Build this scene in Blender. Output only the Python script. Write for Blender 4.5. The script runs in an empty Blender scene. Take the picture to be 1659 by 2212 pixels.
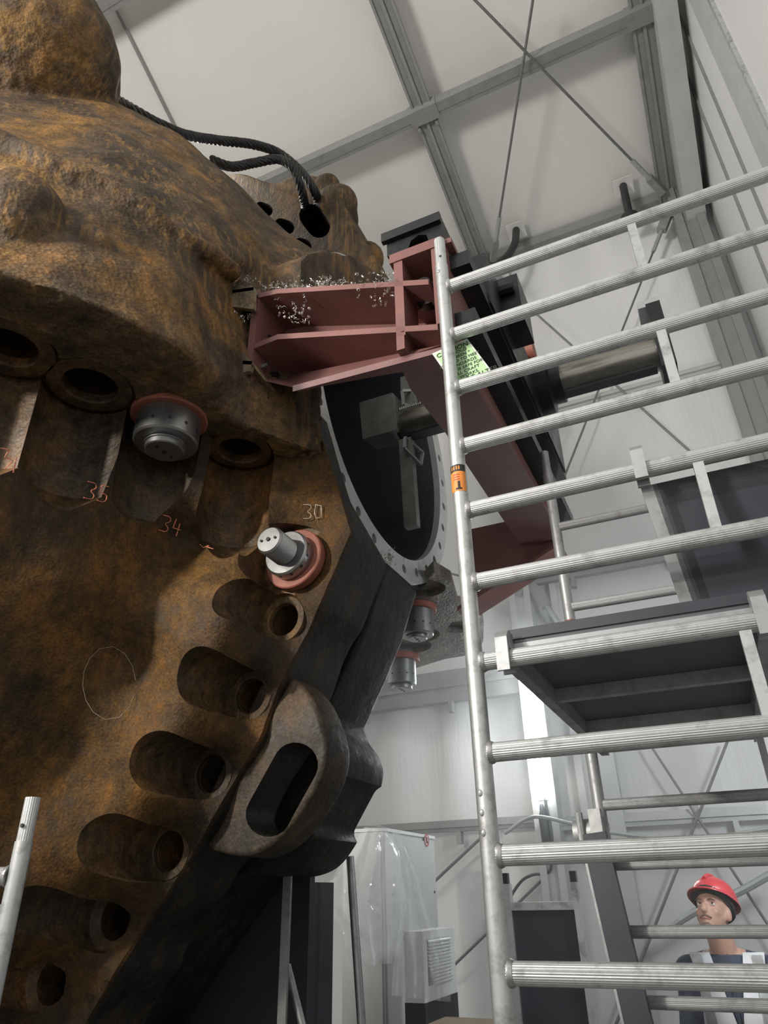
import bpy, bmesh, math, random
import numpy as np
from mathutils import Vector, Matrix, noise
random.seed(7)
S = bpy.context.scene
COL = S.collection
# ------------------------------------------------------------------ camera (focal length and pose solved from the scaffold's lines)
F0, CX, CY = 1510.0, 829.5, 1106.0
RM = np.array([[0.90858746, 0.41725707, -0.01911476],
               [0.21674982, -0.43187075, 0.87550395],
               [0.3570551, -0.79961503, -0.48283274]])
CAM = np.array([0.57823264, -1.91298276, 1.78266208])
cd = bpy.data.cameras.new('camera'); cam = bpy.data.objects.new('camera', cd); COL.objects.link(cam)
cd.sensor_fit = 'HORIZONTAL'; cd.sensor_width = 36; cd.lens = 36 * F0 / 1659
cd.clip_start = .05; cd.clip_end = 200
m = Matrix.Identity(4)
for i in range(3):
    for j in range(3): m[i][j] = RM[j][i]
    m[i][3] = CAM[i]
cam.matrix_world = m
S.camera = cam
# ------------------------------------------------------------------ world, lights, exposure
w = bpy.data.worlds.new('world'); S.world = w; w.use_nodes = True
bg = w.node_tree.nodes['Background']; bg.inputs[0].default_value = (1, .985, .96, 1); bg.inputs[1].default_value = .66
S.view_settings.view_transform = 'Standard'; S.view_settings.look = 'None'
S.view_settings.exposure = 0.38; S.view_settings.gamma = 1; S.view_settings.use_curve_mapping = False
def area(name, loc, tgt, size, power, col):
    l = bpy.data.lights.new(name, 'AREA'); l.shape = 'DISK'; l.size = size; l.energy = power; l.color = col
    o = bpy.data.objects.new(name, l); COL.objects.link(o); o.location = loc
    o.rotation_euler = (Vector(tgt) - Vector(loc)).to_track_quat('-Z', 'Y').to_euler(); return o
def spot(name, loc, tgt, ang, blend, radius, power, col):
    l = bpy.data.lights.new(name, 'SPOT'); l.spot_size = math.radians(ang); l.spot_blend = blend; l.shadow_soft_size = radius; l.energy = power; l.color = col
    o = bpy.data.objects.new(name, l); COL.objects.link(o); o.location = loc
    o.rotation_euler = (Vector(tgt) - Vector(loc)).to_track_quat('-Z', 'Y').to_euler(); return o
spot('work_flood', (-2.4, -4.2, 3.75), (-.95, -.3, 3.05), 46, 1.0, .12, 640, (1, .93, .82))
area('tent_light', (-3.5, 1.5, 8.6), (-1.0, 1.0, 3), 1.2, 90, (1, .97, .9))
area('roof_fill', (-3.2, -5.5, 5.5), (-.8, 2.0, 9.4), 1.6, 330, (1, .98, .94))  # added fill out of view, brightens the roof from below
area('wall_fill', (1.72, 1.5, 2.9), (.5, 4.6, 2.3), .5, 45, (.9, .96, 1))  # added unseen fill for the back wall and the man
# ------------------------------------------------------------------ pixel -> place
def ray(x, y): return RM.T @ np.array([(x - CX) / F0, (CY - y) / F0, -1.0])
def at(x, y, d): return Vector(CAM + ray(x, y) * d)
def pX(x, y, X): r = ray(x, y); return Vector(CAM + r * (X - CAM[0]) / r[0])
def pY(x, y, Y): r = ray(x, y); return Vector(CAM + r * (Y - CAM[1]) / r[1])
def pZ(x, y, Z): r = ray(x, y); return Vector(CAM + r * (Z - CAM[2]) / r[2])
V = Vector
def prj(p): c = RM @ (np.array(p) - CAM); return CX - F0 * c[0] / c[2], CY + F0 * c[1] / c[2]
def back_y(x, z, px, y0, y1=9):       # how deep a side face runs so that its rear edge stands at a given bearing
    for _ in range(40):
        m_ = (y0 + y1) / 2
        if prj((x, m_, z))[0] < px: y0 = m_
        else: y1 = m_
    return y0
XA, YA, ZA = V((1, 0, 0)), V((0, 1, 0)), V((0, 0, 1))
# ------------------------------------------------------------------ materials
def newmat(name):
    mt = bpy.data.materials.new(name); mt.use_nodes = True
    return mt, mt.node_tree, mt.node_tree.nodes['Principled BSDF']
def ramp(nt, stops):
    r = nt.nodes.new('ShaderNodeValToRGB'); e = r.color_ramp.elements
    while len(e) < len(stops): e.new(.5)
    for el, (p, c) in zip(e, stops): el.position = p; el.color = (*c, 1)
    return r
def tex(nt, kind, scale, detail=6, mapping=None, rough=.6):
    n = nt.nodes.new('ShaderNodeTex' + kind); n.inputs['Scale'].default_value = scale
    if kind == 'Noise': n.inputs['Detail'].default_value = detail; n.inputs['Roughness'].default_value = rough
    if mapping: nt.links.new(mapping.outputs[0], n.inputs['Vector'])
    return n
def coords(nt, scale=(1, 1, 1), rot=(0, 0, 0)):
    t = nt.nodes.new('ShaderNodeTexCoord'); mp = nt.nodes.new('ShaderNodeMapping')
    mp.inputs['Scale'].default_value = scale; mp.inputs['Rotation'].default_value = rot
    nt.links.new(t.outputs['Object'], mp.inputs[0]); return mp
def mixc(nt, a, b, fac, blend='MIX'):
    x = nt.nodes.new('ShaderNodeMix'); x.data_type = 'RGBA'; x.blend_type = blend
    for s, v in ((x.inputs[6], a), (x.inputs[7], b), (x.inputs[0], fac)):
        if hasattr(v, 'links'): nt.links.new(v, s)
        elif isinstance(v, (int, float)): s.default_value = v
        else: s.default_value = (*v, 1)
    return x.outputs[2]
def bump(nt, b, h, strength, dist=.01, prev=None):
    n = nt.nodes.new('ShaderNodeBump'); n.inputs['Strength'].default_value = strength; n.inputs['Distance'].default_value = dist
    nt.links.new(h, n.inputs['Height'])
    if prev: nt.links.new(prev, n.inputs['Normal'])
    nt.links.new(n.outputs[0], b.inputs['Normal']); return n.outputs[0]
def plain(name, col, rough=.6, metal=0.0, var=.25, scale=12, bmp=.0, aniso=(1, 1, 1), spec=.5):
    mt, nt, b = newmat(name); mp = coords(nt, aniso); n = tex(nt, 'Noise', scale, 6, mp)
    lo = tuple(c * (1 - var) for c in col); hi = tuple(min(1, c * (1 + var)) for c in col)
    r = ramp(nt, [(.3, lo), (.7, hi)]); nt.links.new(n.outputs[0], r.inputs[0]); nt.links.new(r.outputs[0], b.inputs['Base Color'])
    b.inputs['Roughness'].default_value = rough; b.inputs['Metallic'].default_value = metal; b.inputs['Specular IOR Level'].default_value = spec
    if bmp: bump(nt, b, n.outputs[0], bmp)
    return mt
def rust(name, dark, mid, hot, pale, sc=2.2, pit=.5, streak=True, rough=.72, pits=70, hotpos=.68):
    mt, nt, b = newmat(name); mp = coords(nt)
    n1 = tex(nt, 'Noise', sc, 9, mp, .62); r1 = ramp(nt, [(.28, dark), (.48, mid), (hotpos, hot), (.82, pale)])
    nt.links.new(n1.outputs[0], r1.inputs[0])
    n2 = tex(nt, 'Noise', 26, 8, mp, .7); r2 = ramp(nt, [(.3, (.35, .35, .35)), (.62, (1.25, 1.2, 1.12))]); nt.links.new(n2.outputs[0], r2.inputs[0])
    c = mixc(nt, r1.outputs[0], r2.outputs[0], .8, 'MULTIPLY')
    n4 = tex(nt, 'Noise', 9, 12, coords(nt, (1, 1, .45), (.0, .6, .3)), .75); r4 = ramp(nt, [(.34, (.35, .34, .33)), (.5, (1, 1, 1)), (.64, (1.7, 1.45, 1.2))]); nt.links.new(n4.outputs[0], r4.inputs[0])
    c = mixc(nt, c, r4.outputs[0], .8, 'MULTIPLY')
    n5 = tex(nt, 'Noise', 120, 4, mp, .7); r5 = ramp(nt, [(.40, (.45, .45, .45)), (.52, (1, 1, 1)), (.70, (1.6, 1.5, 1.35))]); nt.links.new(n5.outputs[0], r5.inputs[0])
    c = mixc(nt, c, r5.outputs[0], .6, 'MULTIPLY')
    if streak:
        ms = coords(nt, (26, 26, 1.5)); ns = tex(nt, 'Noise', 1.4, 5, ms, .6); rs = ramp(nt, [(.53, (0, 0, 0)), (.60, (1, 1, 1))]); nt.links.new(ns.outputs[0], rs.inputs[0])
        big = tex(nt, 'Noise', 1.5, 2, mp); rb = ramp(nt, [(.44, (0, 0, 0)), (.56, (.42, .42, .42))]); nt.links.new(big.outputs[0], rb.inputs[0])
        f = mixc(nt, rs.outputs[0], rb.outputs[0], 1.0, 'MULTIPLY')
        c = mixc(nt, c, tuple(min(1, x * 1.5) for x in hot), f)
    nt.links.new(c, b.inputs['Base Color'])
    rr = ramp(nt, [(.3, (rough - .18,) * 3), (.7, (rough + .15,) * 3)]); nt.links.new(n2.outputs[0], rr.inputs[0]); nt.links.new(rr.outputs[0], b.inputs['Roughness'])
    b.inputs['Metallic'].default_value = .08; b.inputs['Specular IOR Level'].default_value = .3
    p = bump(nt, b, n2.outputs[0], .35 * pit + .1, .012)
    p = bump(nt, b, n5.outputs[0], .25 + .3 * pit, .003, p)
    vo = tex(nt, 'Voronoi', pits, mapping=mp); p = bump(nt, b, vo.outputs['Distance'], pit, .006, p)
    nb = tex(nt, 'Noise', 7, 4, mp); bump(nt, b, nb.outputs[0], .35, .03, p)
    return mt
def metal(name, col, rough, dirt=(.2, .2, .19), amt=.45, scale=9, aniso=(1, 1, 1), met=.85, bmp=.05):
    mt, nt, b = newmat(name); mp = coords(nt, aniso); n = tex(nt, 'Noise', scale, 8, mp, .68)
    r = ramp(nt, [(.5, col), (.68, tuple(a * (1 - amt) + d * amt for a, d in zip(col, dirt)))]); nt.links.new(n.outputs[0], r.inputs[0])
    nt.links.new(r.outputs[0], b.inputs['Base Color']); b.inputs['Metallic'].default_value = met
    rr = ramp(nt, [(.4, (rough,) * 3), (.7, (min(1, rough + .2),) * 3)]); nt.links.new(n.outputs[0], rr.inputs[0]); nt.links.new(rr.outputs[0], b.inputs['Roughness'])
    if bmp: bump(nt, b, n.outputs[0], bmp)
    return mt
M = {}
M['rust_up'] = rust('rust_upper', (.03, .021, .013), (.095, .066, .042), (.24, .13, .036), (.21, .17, .12), 2.4, .45)
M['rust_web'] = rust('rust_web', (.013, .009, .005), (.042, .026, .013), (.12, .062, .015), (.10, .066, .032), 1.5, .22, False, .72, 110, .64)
M['rust_pocket'] = rust('rust_machined', (.028, .021, .014), (.075, .053, .034), (.17, .09, .035), (.16, .12, .085), 3.0, .15, False, .5)
M['rust_slab_shade'] = rust('rust_slab_shade', (.009, .0085, .008), (.02, .018, .016), (.035, .029, .024), (.07, .064, .058), 3.2, .12, False, .55)  # rust darkened with shade: slab sides, slots and hole walls
M['rust_far'] = rust('rust_far', (.035, .025, .016), (.095, .066, .040), (.20, .115, .04), (.17, .135, .095), 2.2, .3)
M['rust_grey'] = rust('rust_grey', (.10, .10, .095), (.20, .19, .18), (.27, .24, .21), (.4, .39, .38), 3, .6, False, .5, 60)
M['rust_lug'] = rust('rust_lug', (.016, .013, .010), (.048, .038, .029), (.085, .06, .04), (.12, .10, .08), 3.5, .15, False, .6)
M['pad'] = rust('ground_pad', (.09, .075, .055), (.20, .17, .125), (.26, .21, .14), (.36, .34, .3), 5, .25, False, .45)
M['oxide'] = plain('red_oxide_paint', (.185, .08, .07), .62, 0, .16, 6, .08)
M['oxide_gloss'] = plain('red_oxide_gloss', (.19, .095, .09), .32, 0, .16, 6, .08, (1, 1, 1), .8)
M['oxide_washer'] = plain('red_washer_paint', (.27, .09, .06), .55, 0, .2, 14, .05)
M['steel'] = metal('machined_steel', (.32, .325, .33), .28, (.38, .37, .35), .25, 5, (1, 1, 1), .92, .0)
M['ringsteel'] = metal('ring_steel', (.66, .66, .66), .42, (.4, .4, .4), .35, 5, (1, 1, 4), .7, .02)
M['bore'] = metal('bore_dark', (.16, .17, .19), .3, (.08, .085, .095), .6, 4, (1, 1, 1), .8, .02)
M['blacksteel'] = metal('black_steel', (.035, .036, .04), .3, (.06, .055, .045), .5, 8, (1, 1, 1), .75, .03)
M['chrome_bar'] = metal('bar_steel', (.30, .285, .25), .22, (.05, .05, .045), .7, 5, (.4, 4, 4), .95, .01)
M['tool'] = plain('grey_tool_paint', (.2, .205, .19), .5, .3, .3, 9)
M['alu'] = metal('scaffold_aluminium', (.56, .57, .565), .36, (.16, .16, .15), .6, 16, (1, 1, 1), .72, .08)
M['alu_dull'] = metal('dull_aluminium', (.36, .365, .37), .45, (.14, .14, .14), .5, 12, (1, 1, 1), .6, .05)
M['galv'] = metal('galvanised', (.42, .43, .43), .45, (.22, .22, .22), .4, 20, (1, 1, 1), .6)
M['weld'] = plain('weld_bead', (.42, .42, .41), .4, .7, .3, 60, .2)
M['ply'] = plain('black_phenolic_ply', (.035, .04, .05), .5, 0, .2, 5)
M['deckwood'] = plain('deck_underside', (.10, .105, .115), .6, 0, .15, 4)
M['rope'] = plain('black_wire_rope', (.035, .035, .034), .45, .4, .4, 50)
M['rubber'] = plain('black_rubber', (.02, .02, .021), .5, 0, .2, 20)
M['green'] = plain('green_card', (.42, .62, .33), .5, 0, .06, 8)
M['sleeve'] = plain('clear_card_sleeve', (.62, .68, .6), .25, 0, .05, 8)
M['ink'] = plain('black_ink', (.02, .022, .02), .6, 0, .1, 8)
M['orange'] = plain('orange_sticker', (.75, .26, .05), .5, 0, .1, 30)
M['white'] = plain('white_paint', (.72, .73, .72), .45, 0, .06, 5)
M['offwhite'] = plain('cabinet_grey_white', (.55, .56, .55), .45, 0, .05, 4)
M['dark_stand'] = plain('dark_stand', (.018, .02, .026), .6, .1, .35, 4)  # near-black because the stand's shade under the casting is in the colour
M['polesteel'] = metal('pole_steel', (.3, .3, .3), .4, (.12, .12, .12), .5, 12)
M['chalk'] = plain('pink_chalk', (.62, .22, .13), .9, 0, .3, 90)
M['chalkw'] = plain('pale_chalk', (.5, .42, .34), .9, 0, .3, 90)
M['yellow'] = plain('yellow_cap', (.55, .42, .02), .4, 0, .1, 10)
M['wood'] = plain('table_wood', (.2, .14, .08), .6, 0, .3, 9, 0, (1, 8, 1))
M['concrete'] = plain('concrete_floor', (.17, .165, .155), .8, 0, .25, 3, .1)
M['swarf'] = metal('bright_swarf', (.75, .74, .7), .2, (.4, .35, .28), .3, 30)
M['frame'] = metal('tent_aluminium', (.27, .27, .262), .5, (.19, .187, .18), .5, 6, (1, 1, 1), .35)
M['frame_lt'] = plain('tent_aluminium_light', (.46, .465, .455), .42, .25, .06, 5)
M['cable'] = plain('brace_steel_cable', (.17, .17, .165), .5, .5, .2, 30)
def pvc(name, col, wr):
    mt, nt, b = newmat(name); mp = coords(nt); n = tex(nt, 'Noise', .8, 6, mp); r = ramp(nt, [(.3, tuple(c * .95 for c in col)), (.7, col)])
    nt.links.new(n.outputs[0], r.inputs[0])
    n2 = tex(nt, 'Noise', 1.7, 9, mp, .75); r2 = ramp(nt, [(.66, (1, 1, 1)), (.78, (.80, .79, .76))]); nt.links.new(n2.outputs[0], r2.inputs[0])
    nt.links.new(mixc(nt, r.outputs[0], r2.outputs[0], 1.0, 'MULTIPLY'), b.inputs['Base Color']); b.inputs['Roughness'].default_value = .42
    ms = coords(nt, (5, 5, .5), (.2, .1, 0)); n3 = tex(nt, 'Noise', 1.2, 5, ms); bump(nt, b, n3.outputs[0], wr, .06); return mt
M['pvc_roof'] = pvc('white_pvc_roof', (.68, .665, .635), .05)
M['pvc_wall'] = pvc('white_pvc_wall', (.66, .655, .645), .22)
M['panel'] = pvc('white_wall_panel', (.62, .62, .61), .03)
mt, nt, b = newmat('clear_plastic_sheet'); M['plastic'] = mt
b.inputs['Base Color'].default_value = (.85, .87, .88, 1); b.inputs['Roughness'].default_value = .12; b.inputs['Alpha'].default_value = .3
b.inputs['Specular IOR Level'].default_value = .9
mt, nt, b = newmat('led_tube'); M['led'] = mt
b.inputs['Emission Color'].default_value = (.9, .97, 1, 1); b.inputs['Emission Strength'].default_value = 30
M['skin'] = plain('skin', (.42, .25, .19), .55, 0, .08, 20)
M['beard'] = plain('stubble', (.16, .10, .075), .8, 0, .2, 60)
M['navy'] = plain('navy_cloth', (.035, .045, .075), .85, 0, .2, 40, .1)
M['vest'] = plain('white_vest', (.62, .63, .66), .75, 0, .05, 30)
M['reflect'] = plain('grey_reflective_band', (.33, .34, .34), .4, .2, .08, 50)
M['helmet'] = plain('red_helmet_plastic', (.52, .05, .06), .3, 0, .06, 5)
M['beanie'] = plain('black_knit', (.022, .022, .026), .9, 0, .2, 80)
M['eye'] = plain('eye_white', (.6, .58, .56), .2, 0, .02, 5)
M['iris'] = plain('iris', (.04, .03, .025), .2, 0, .02, 5)
M['lip'] = plain('lip', (.33, .15, .13), .5, 0, .05, 20)
M['redprint'] = plain('red_print', (.45, .04, .04), .5, 0, .02, 5)
# ------------------------------------------------------------------ mesh builder
def frame_of(d):
    d = d.normalized(); u = ZA.cross(d) if abs(d.z) < .95 else XA.cross(d)
    u.normalize(); return u, d.cross(u)
class MB:
    def __init__(s): s.v = []; s.f = []
    def add(s, vs, fs):
        o = len(s.v); s.v += [tuple(p) for p in vs]; s.f += [tuple(i + o for i in f) for f in fs]; return s
    def hexa(s, p):
        return s.add(p, [(0, 3, 2, 1), (4, 5, 6, 7), (0, 1, 5, 4), (1, 2, 6, 5), (2, 3, 7, 6), (3, 0, 4, 7)])
    def box(s, c, a, b2, c2):
        c = V(c); a, b2, c2 = V(a), V(b2), V(c2)
        return s.hexa([c - a - b2 - c2, c + a - b2 - c2, c + a + b2 - c2, c - a + b2 - c2, c - a - b2 + c2, c + a - b2 + c2, c + a + b2 + c2, c - a + b2 + c2])
    def abox(s, x0, x1, y0, y1, z0, z1):
        return s.box(((x0 + x1) / 2, (y0 + y1) / 2, (z0 + z1) / 2), ((x1 - x0) / 2, 0, 0), (0, (y1 - y0) / 2, 0), (0, 0, (z1 - z0) / 2))
    def bar(s, p, q, wd, ht, up=None):
        p, q = V(p), V(q); d = (q - p).normalized(); up = V(up) if up else ZA
        if abs(d.dot(up)) > .98: up = YA
        side = d.cross(up).normalized(); up = side.cross(d)
        return s.box((p + q) / 2, (q - p) / 2, side * wd / 2, up * ht / 2)
    def tube(s, p, q, r, n=16, r2=None, prof=None):
        p, q = V(p), V(q); u, w2 = frame_of(q - p); r2 = r if r2 is None else r2; vs = []
        for c, rr in ((p, r), (q, r2)):
            for i in range(n):
                a = 2 * math.pi * i / n; k = rr * (prof(i) if prof else 1); vs.append(c + u * math.cos(a) * k + w2 * math.sin(a) * k)
        fs = [(i, (i + 1) % n, n + (i + 1) % n, n + i) for i in range(n)] + [tuple(range(n))[::-1], tuple(range(n, 2 * n))]
        return s.add(vs, fs)
    def path(s, pts, r, n=8):
        pts = [V(p) for p in pts]; vs = []; u = None
        for i, p in enumerate(pts):
            t = (pts[min(i + 1, len(pts) - 1)] - pts[max(i - 1, 0)]).normalized()
            if u is None: u, _ = frame_of(t)
            u = (u - t * u.dot(t)).normalized(); w2 = t.cross(u); rr = r[i] if isinstance(r, (list, tuple)) else r
            vs += [p + (u * math.cos(2 * math.pi * k / n) + w2 * math.sin(2 * math.pi * k / n)) * rr for k in range(n)]
        fs = [(i * n + k, i * n + (k + 1) % n, (i + 1) * n + (k + 1) % n, (i + 1) * n + k) for i in range(len(pts) - 1) for k in range(n)]
        fs += [tuple(range(n))[::-1], tuple(range((len(pts) - 1) * n, len(pts) * n))]
        return s.add(vs, fs)
    def prism(s, poly, vec):
        n = len(poly); poly = [V(p) for p in poly]; vec = V(vec)
        return s.add(poly + [p + vec for p in poly], [tuple(range(n))[::-1], tuple(range(n, 2 * n))] + [(i, (i + 1) % n, n + (i + 1) % n, n + i) for i in range(n)])
    def lathe(s, c, ax, prof, n=40, closed=False):
        c, ax = V(c), V(ax).normalized(); u, w2 = frame_of(ax); vs = []; k = len(prof)
        for (h, r) in prof:
            for i in range(n):
                a = 2 * math.pi * i / n; vs.append(c + ax * h + (u * math.cos(a) + w2 * math.sin(a)) * max(r, 1e-4))
        fs = [(j * n + i, j * n + (i + 1) % n, ((j + 1) % k) * n + (i + 1) % n, ((j + 1) % k) * n + i) for j in range(k if closed else k - 1) for i in range(n)]
        if not closed: fs += [tuple(range(n))[::-1], tuple(range((k - 1) * n, k * n))]
        return s.add(vs, fs)
    def ball(s, c, a, b2=None, c2=None, n=16, mth=10):
        c = V(c)
        if not isinstance(a, (tuple, list, Vector)): a, b2, c2 = XA * a, YA * a, ZA * a
        a, b2, c2 = V(a), V(b2), V(c2); vs = [c + c2]; fs = []
        for j in range(1, mth):
            t = math.pi * j / mth
            vs += [c + c2 * math.cos(t) + (a * math.cos(2 * math.pi * i / n) + b2 * math.sin(2 * math.pi * i / n)) * math.sin(t) for i in range(n)]
        vs.append(c - c2); L = len(vs) - 1
        fs += [(0, 1 + i, 1 + (i + 1) % n) for i in range(n)]
        for j in range(mth - 2): fs += [(1 + j * n + i, 1 + (j + 1) * n + i, 1 + (j + 1) * n + (i + 1) % n, 1 + j * n + (i + 1) % n) for i in range(n)]
        fs += [(L, 1 + (mth - 2) * n + (i + 1) % n, 1 + (mth - 2) * n + i) for i in range(n)]
        return s.add(vs, fs)
    def grid(s, rows, closeback=None):
        nr, nc = len(rows), len(rows[0]); vs = [p for r in rows for p in r]
        return s.add(vs, [(i * nc + j, i * nc + j + 1, (i + 1) * nc + j + 1, (i + 1) * nc + j) for i in range(nr - 1) for j in range(nc - 1)])
    def solidgrid(s, front, back):
        nr, nc = len(front), len(front[0]); N = nr * nc; vs = [p for r in front for p in r] + [p for r in back for p in r]; fs = []
        for i in range(nr - 1):
            for j in range(nc - 1):
                a = (i * nc + j, i * nc + j + 1, (i + 1) * nc + j + 1, (i + 1) * nc + j); fs.append(a); fs.append(tuple(N + k for k in a[::-1]))
        edge = [(i, 0) for i in range(nr - 1)] + [(nr - 1, j) for j in range(nc - 1)] + [(i, nc - 1) for i in range(nr - 1, 0, -1)] + [(0, j) for j in range(nc - 1, 0, -1)]
        ids = [i * nc + j for i, j in edge]
        fs += [(ids[k], ids[(k + 1) % len(ids)], N + ids[(k + 1) % len(ids)], N + ids[k]) for k in range(len(ids))]
        return s.add(vs, fs)
    def mesh(s, name, fix=True, ang=35):
        me = bpy.data.meshes.new(name); me.from_pydata(s.v, [], s.f)
        if fix:
            bm = bmesh.new(); bm.from_mesh(me); bmesh.ops.recalc_face_normals(bm, faces=bm.faces); bm.to_mesh(me); bm.free()
        smooth(me, ang); return me
def smooth(me, ang=35):
    if ang is None: return
    me.polygons.foreach_set('use_smooth', [True] * len(me.polygons)); me.set_sharp_from_angle(angle=math.radians(ang)); me.update()
def link(name, me, mat, parent=None):
    o = bpy.data.objects.new(name, me); COL.objects.link(o)
    mats = mat if isinstance(mat, (list, tuple)) else [mat]
    ix = [0] * len(me.polygons)
    if len(mats) > 1: me.polygons.foreach_get('material_index', ix)
    me.materials.clear()
    for x in mats: me.materials.append(M[x])
    if len(mats) > 1: me.polygons.foreach_set('material_index', ix)
    if parent:
        o.parent = parent
        if parent.type == 'EMPTY': o.matrix_parent_inverse = Matrix.Translation(-parent.location)
    return o
def obj(name, mb, mat, parent=None, ang=35, fix=True): return link(name, mb.mesh(name, fix, ang), mat, parent)
def tag(o, label, cat=None, group=None, kind=None):
    o['label'] = label
    if cat: o['category'] = cat
    if group: o['group'] = group
    if kind: o['kind'] = kind
    return o
def thing(name, loc, label, cat, group=None):
    o = bpy.data.objects.new(name, None); COL.objects.link(o); o.location = loc; o.empty_display_size = .05
    return tag(o, label, cat, group)
def struct(name, mb, mat, label=None, ang=35, parent=None):
    o = obj(name, mb, mat, parent, ang)
    if not parent: o['kind'] = 'structure'
    if label: o['label'] = label
    return o
def evaluate(o):
    dg = bpy.context.evaluated_depsgraph_get(); ev = o.evaluated_get(dg); me = bpy.data.meshes.new_from_object(ev); return me
def remesh(mb, voxel, it=6, fac=.5):
    me = mb.mesh('tmp', True, None); o = bpy.data.objects.new('tmp', me); COL.objects.link(o)
    r = o.modifiers.new('r', 'REMESH'); r.mode = 'VOXEL'; r.voxel_size = voxel
    if it: s2 = o.modifiers.new('s', 'SMOOTH'); s2.iterations = it; s2.factor = fac
    out = evaluate(o); bpy.data.objects.remove(o); bpy.data.meshes.remove(me); return out
def cut(me, cutters, mats=None, solver='MANIFOLD'):
    o = bpy.data.objects.new('tmp', me); COL.objects.link(o); tmp = []
    for c in cutters:
        cm = c.mesh('cut', True, None)
        if mats:
            for x in mats: cm.materials.append(M[x])
            for p in cm.polygons: p.material_index = 0
        co = bpy.data.objects.new('cut', cm); COL.objects.link(co); tmp.append(co)
        b2 = o.modifiers.new('b', 'BOOLEAN'); b2.operation = 'DIFFERENCE'; b2.object = co; b2.solver = solver
        if hasattr(b2, 'material_mode'): b2.material_mode = 'TRANSFER'
    bpy.context.view_layer.update(); out = evaluate(o)
    for t in tmp: bpy.data.objects.remove(t)
    bpy.data.objects.remove(o); return out
def catmull(pts, n):
    P = [np.array(p, float) for p in pts]; P = [2 * P[0] - P[1]] + P + [2 * P[-1] - P[-2]]; out = []
    for i in range(1, len(P) - 2):
        for k in range(n):
            t = k / n; a, b2, c, d = P[i - 1:i + 3]
            out.append(.5 * ((2 * b2) + (c - a) * t + (2 * a - 5 * b2 + 4 * c - d) * t * t + (3 * b2 - a - 3 * c + d) * t ** 3))
    out.append(P[-2]); return out
def polyline(pts, n):
    P = [np.array(p, float) for p in pts]; L = [0]
    for a, b2 in zip(P, P[1:]): L.append(L[-1] + np.linalg.norm(b2 - a))
    t = np.linspace(0, L[-1], n); return [np.array([np.interp(x, L, [p[k] for p in P]) for k in range(len(P[0]))]) for x in t]
def text_mesh(txt, size, align='CENTER'):
    c = bpy.data.curves.new('t', 'FONT'); c.body = txt; c.size = size; c.align_x = align; c.align_y = 'CENTER'; c.extrude = .0002
    o = bpy.data.objects.new('t', c); COL.objects.link(o); bpy.context.view_layer.update(); me = evaluate(o); bpy.data.objects.remove(o); return me
# ================================================================== THE TENT
EZ, EY, SL = 8.99, 4.5, .2           # eave height, wall line, roof slope
def roofz(Y): return EZ + SL * (EY - Y)
def pR(x, y, off=0):
    r = ray(x, y); t = (EZ - off + SL * EY - CAM[2] - SL * CAM[1]) / (r[2] + SL * r[1]); return V(CAM + r * t)
XR = 1.85
struct('floor', MB().abox(-12, 8, -10, 5, -.1, 0), 'concrete', 'bare grey concrete floor')
def foldgrid(x0, x1, z0, z1, nx, nz, f):
    return MB().grid([[f(x0 + (x1 - x0) * i / nx, z0 + (z1 - z0) * j / nz) for i in range(nx + 1)] for j in range(nz + 1)])
def wallf(x, z):
    k = .02 * noise.noise(V((x * 2.2, z * .5, 3))) + .012 * noise.noise(V((x * 5, z * 1.6, 7)))
    k += .035 * max(0, 1 - abs(z - 3.0) / 1.4) * math.sin(x * 9 + 1.3 * noise.noise(V((x, z, 1)))) * (1 if x < -1 else .35)
    return V((x, EY + .05 + k, z))
struct('wall_back', foldgrid(-12, XR, 0, EZ + .05, 200, 90, wallf), 'pvc_wall', 'white PVC tent side wall with soft folds', 60)
def rooff(x, y): return V((x, y, roofz(y) + .06 + .02 * noise.noise(V((x * .7, y * .7, 0)))))
struct('ceiling', MB().grid([[rooff(-14 + (14 + XR) * i / 60, EY + .1 - 11.5 * j / 50) for i in range(61)] for j in range(51)]), 'pvc_roof', 'white PVC tent roof', 60)
struct('wall_right', MB().abox(XR, XR + .05, -2.5, EY + .1, 0, 12), 'panel', 'white gable wall panels')
# rafters, purlins, columns
tn = [0]
def trim(mb, mat, label, ang=35):
    tn[0] += 1; return struct('trim_%d' % tn[0], mb, mat, label, ang)
def rafter(x, wd=.17, ht=.2):
    mb = MB(); a, b2 = V((x, EY, roofz(EY) - .1)), V((x, -5.5, roofz(-5.5) - .1)); n = V((0, SL, 1)).normalized()
    mb.bar(a, b2, wd, ht * .6, n)
    for s in (-1, 1): mb.bar(a + XA * s * (wd / 2 + .012) - n * .05, b2 + XA * s * (wd / 2 + .012) - n * .05, .025, ht * .3, n)
    mb.bar(a - n * .075, b2 - n * .075, .03, .02, n); return mb
trim(rafter(-.80), 'frame', 'grey aluminium roof rafter with central groove')
trim(rafter(1.48), 'frame', 'grey aluminium roof rafter next to the gable wall')
trim(rafter(-5.6), 'frame', 'grey aluminium roof rafter far left')
for Y, lab in ((2.46, 'grey roof purlin between the two rafters'), (.32, 'grey roof purlin nearest the rusty casting')):
    z = roofz(Y) - .16; mb = MB().bar((-13, Y, z), (1.5, Y, z), .15, .12); mb.bar((-13, Y, z - .055), (1.5, Y, z - .055), .05, .02)
    for xx in (-.80, 1.48, -5.6): mb.bar((xx - .16, Y, z - .003), (xx + .16, Y, z - .003), .17, .135)
    for xx in (-.80, -5.6):
        for s in (-1, 1): mb.tube((xx + s * .1, Y + .13, z), (xx + s * .1, Y + .13, z - .09), .02, 8)
    trim(mb, 'frame', lab)
a, b2 = pR(250, 20, -.03), pR(385, 290, -.03)
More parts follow.
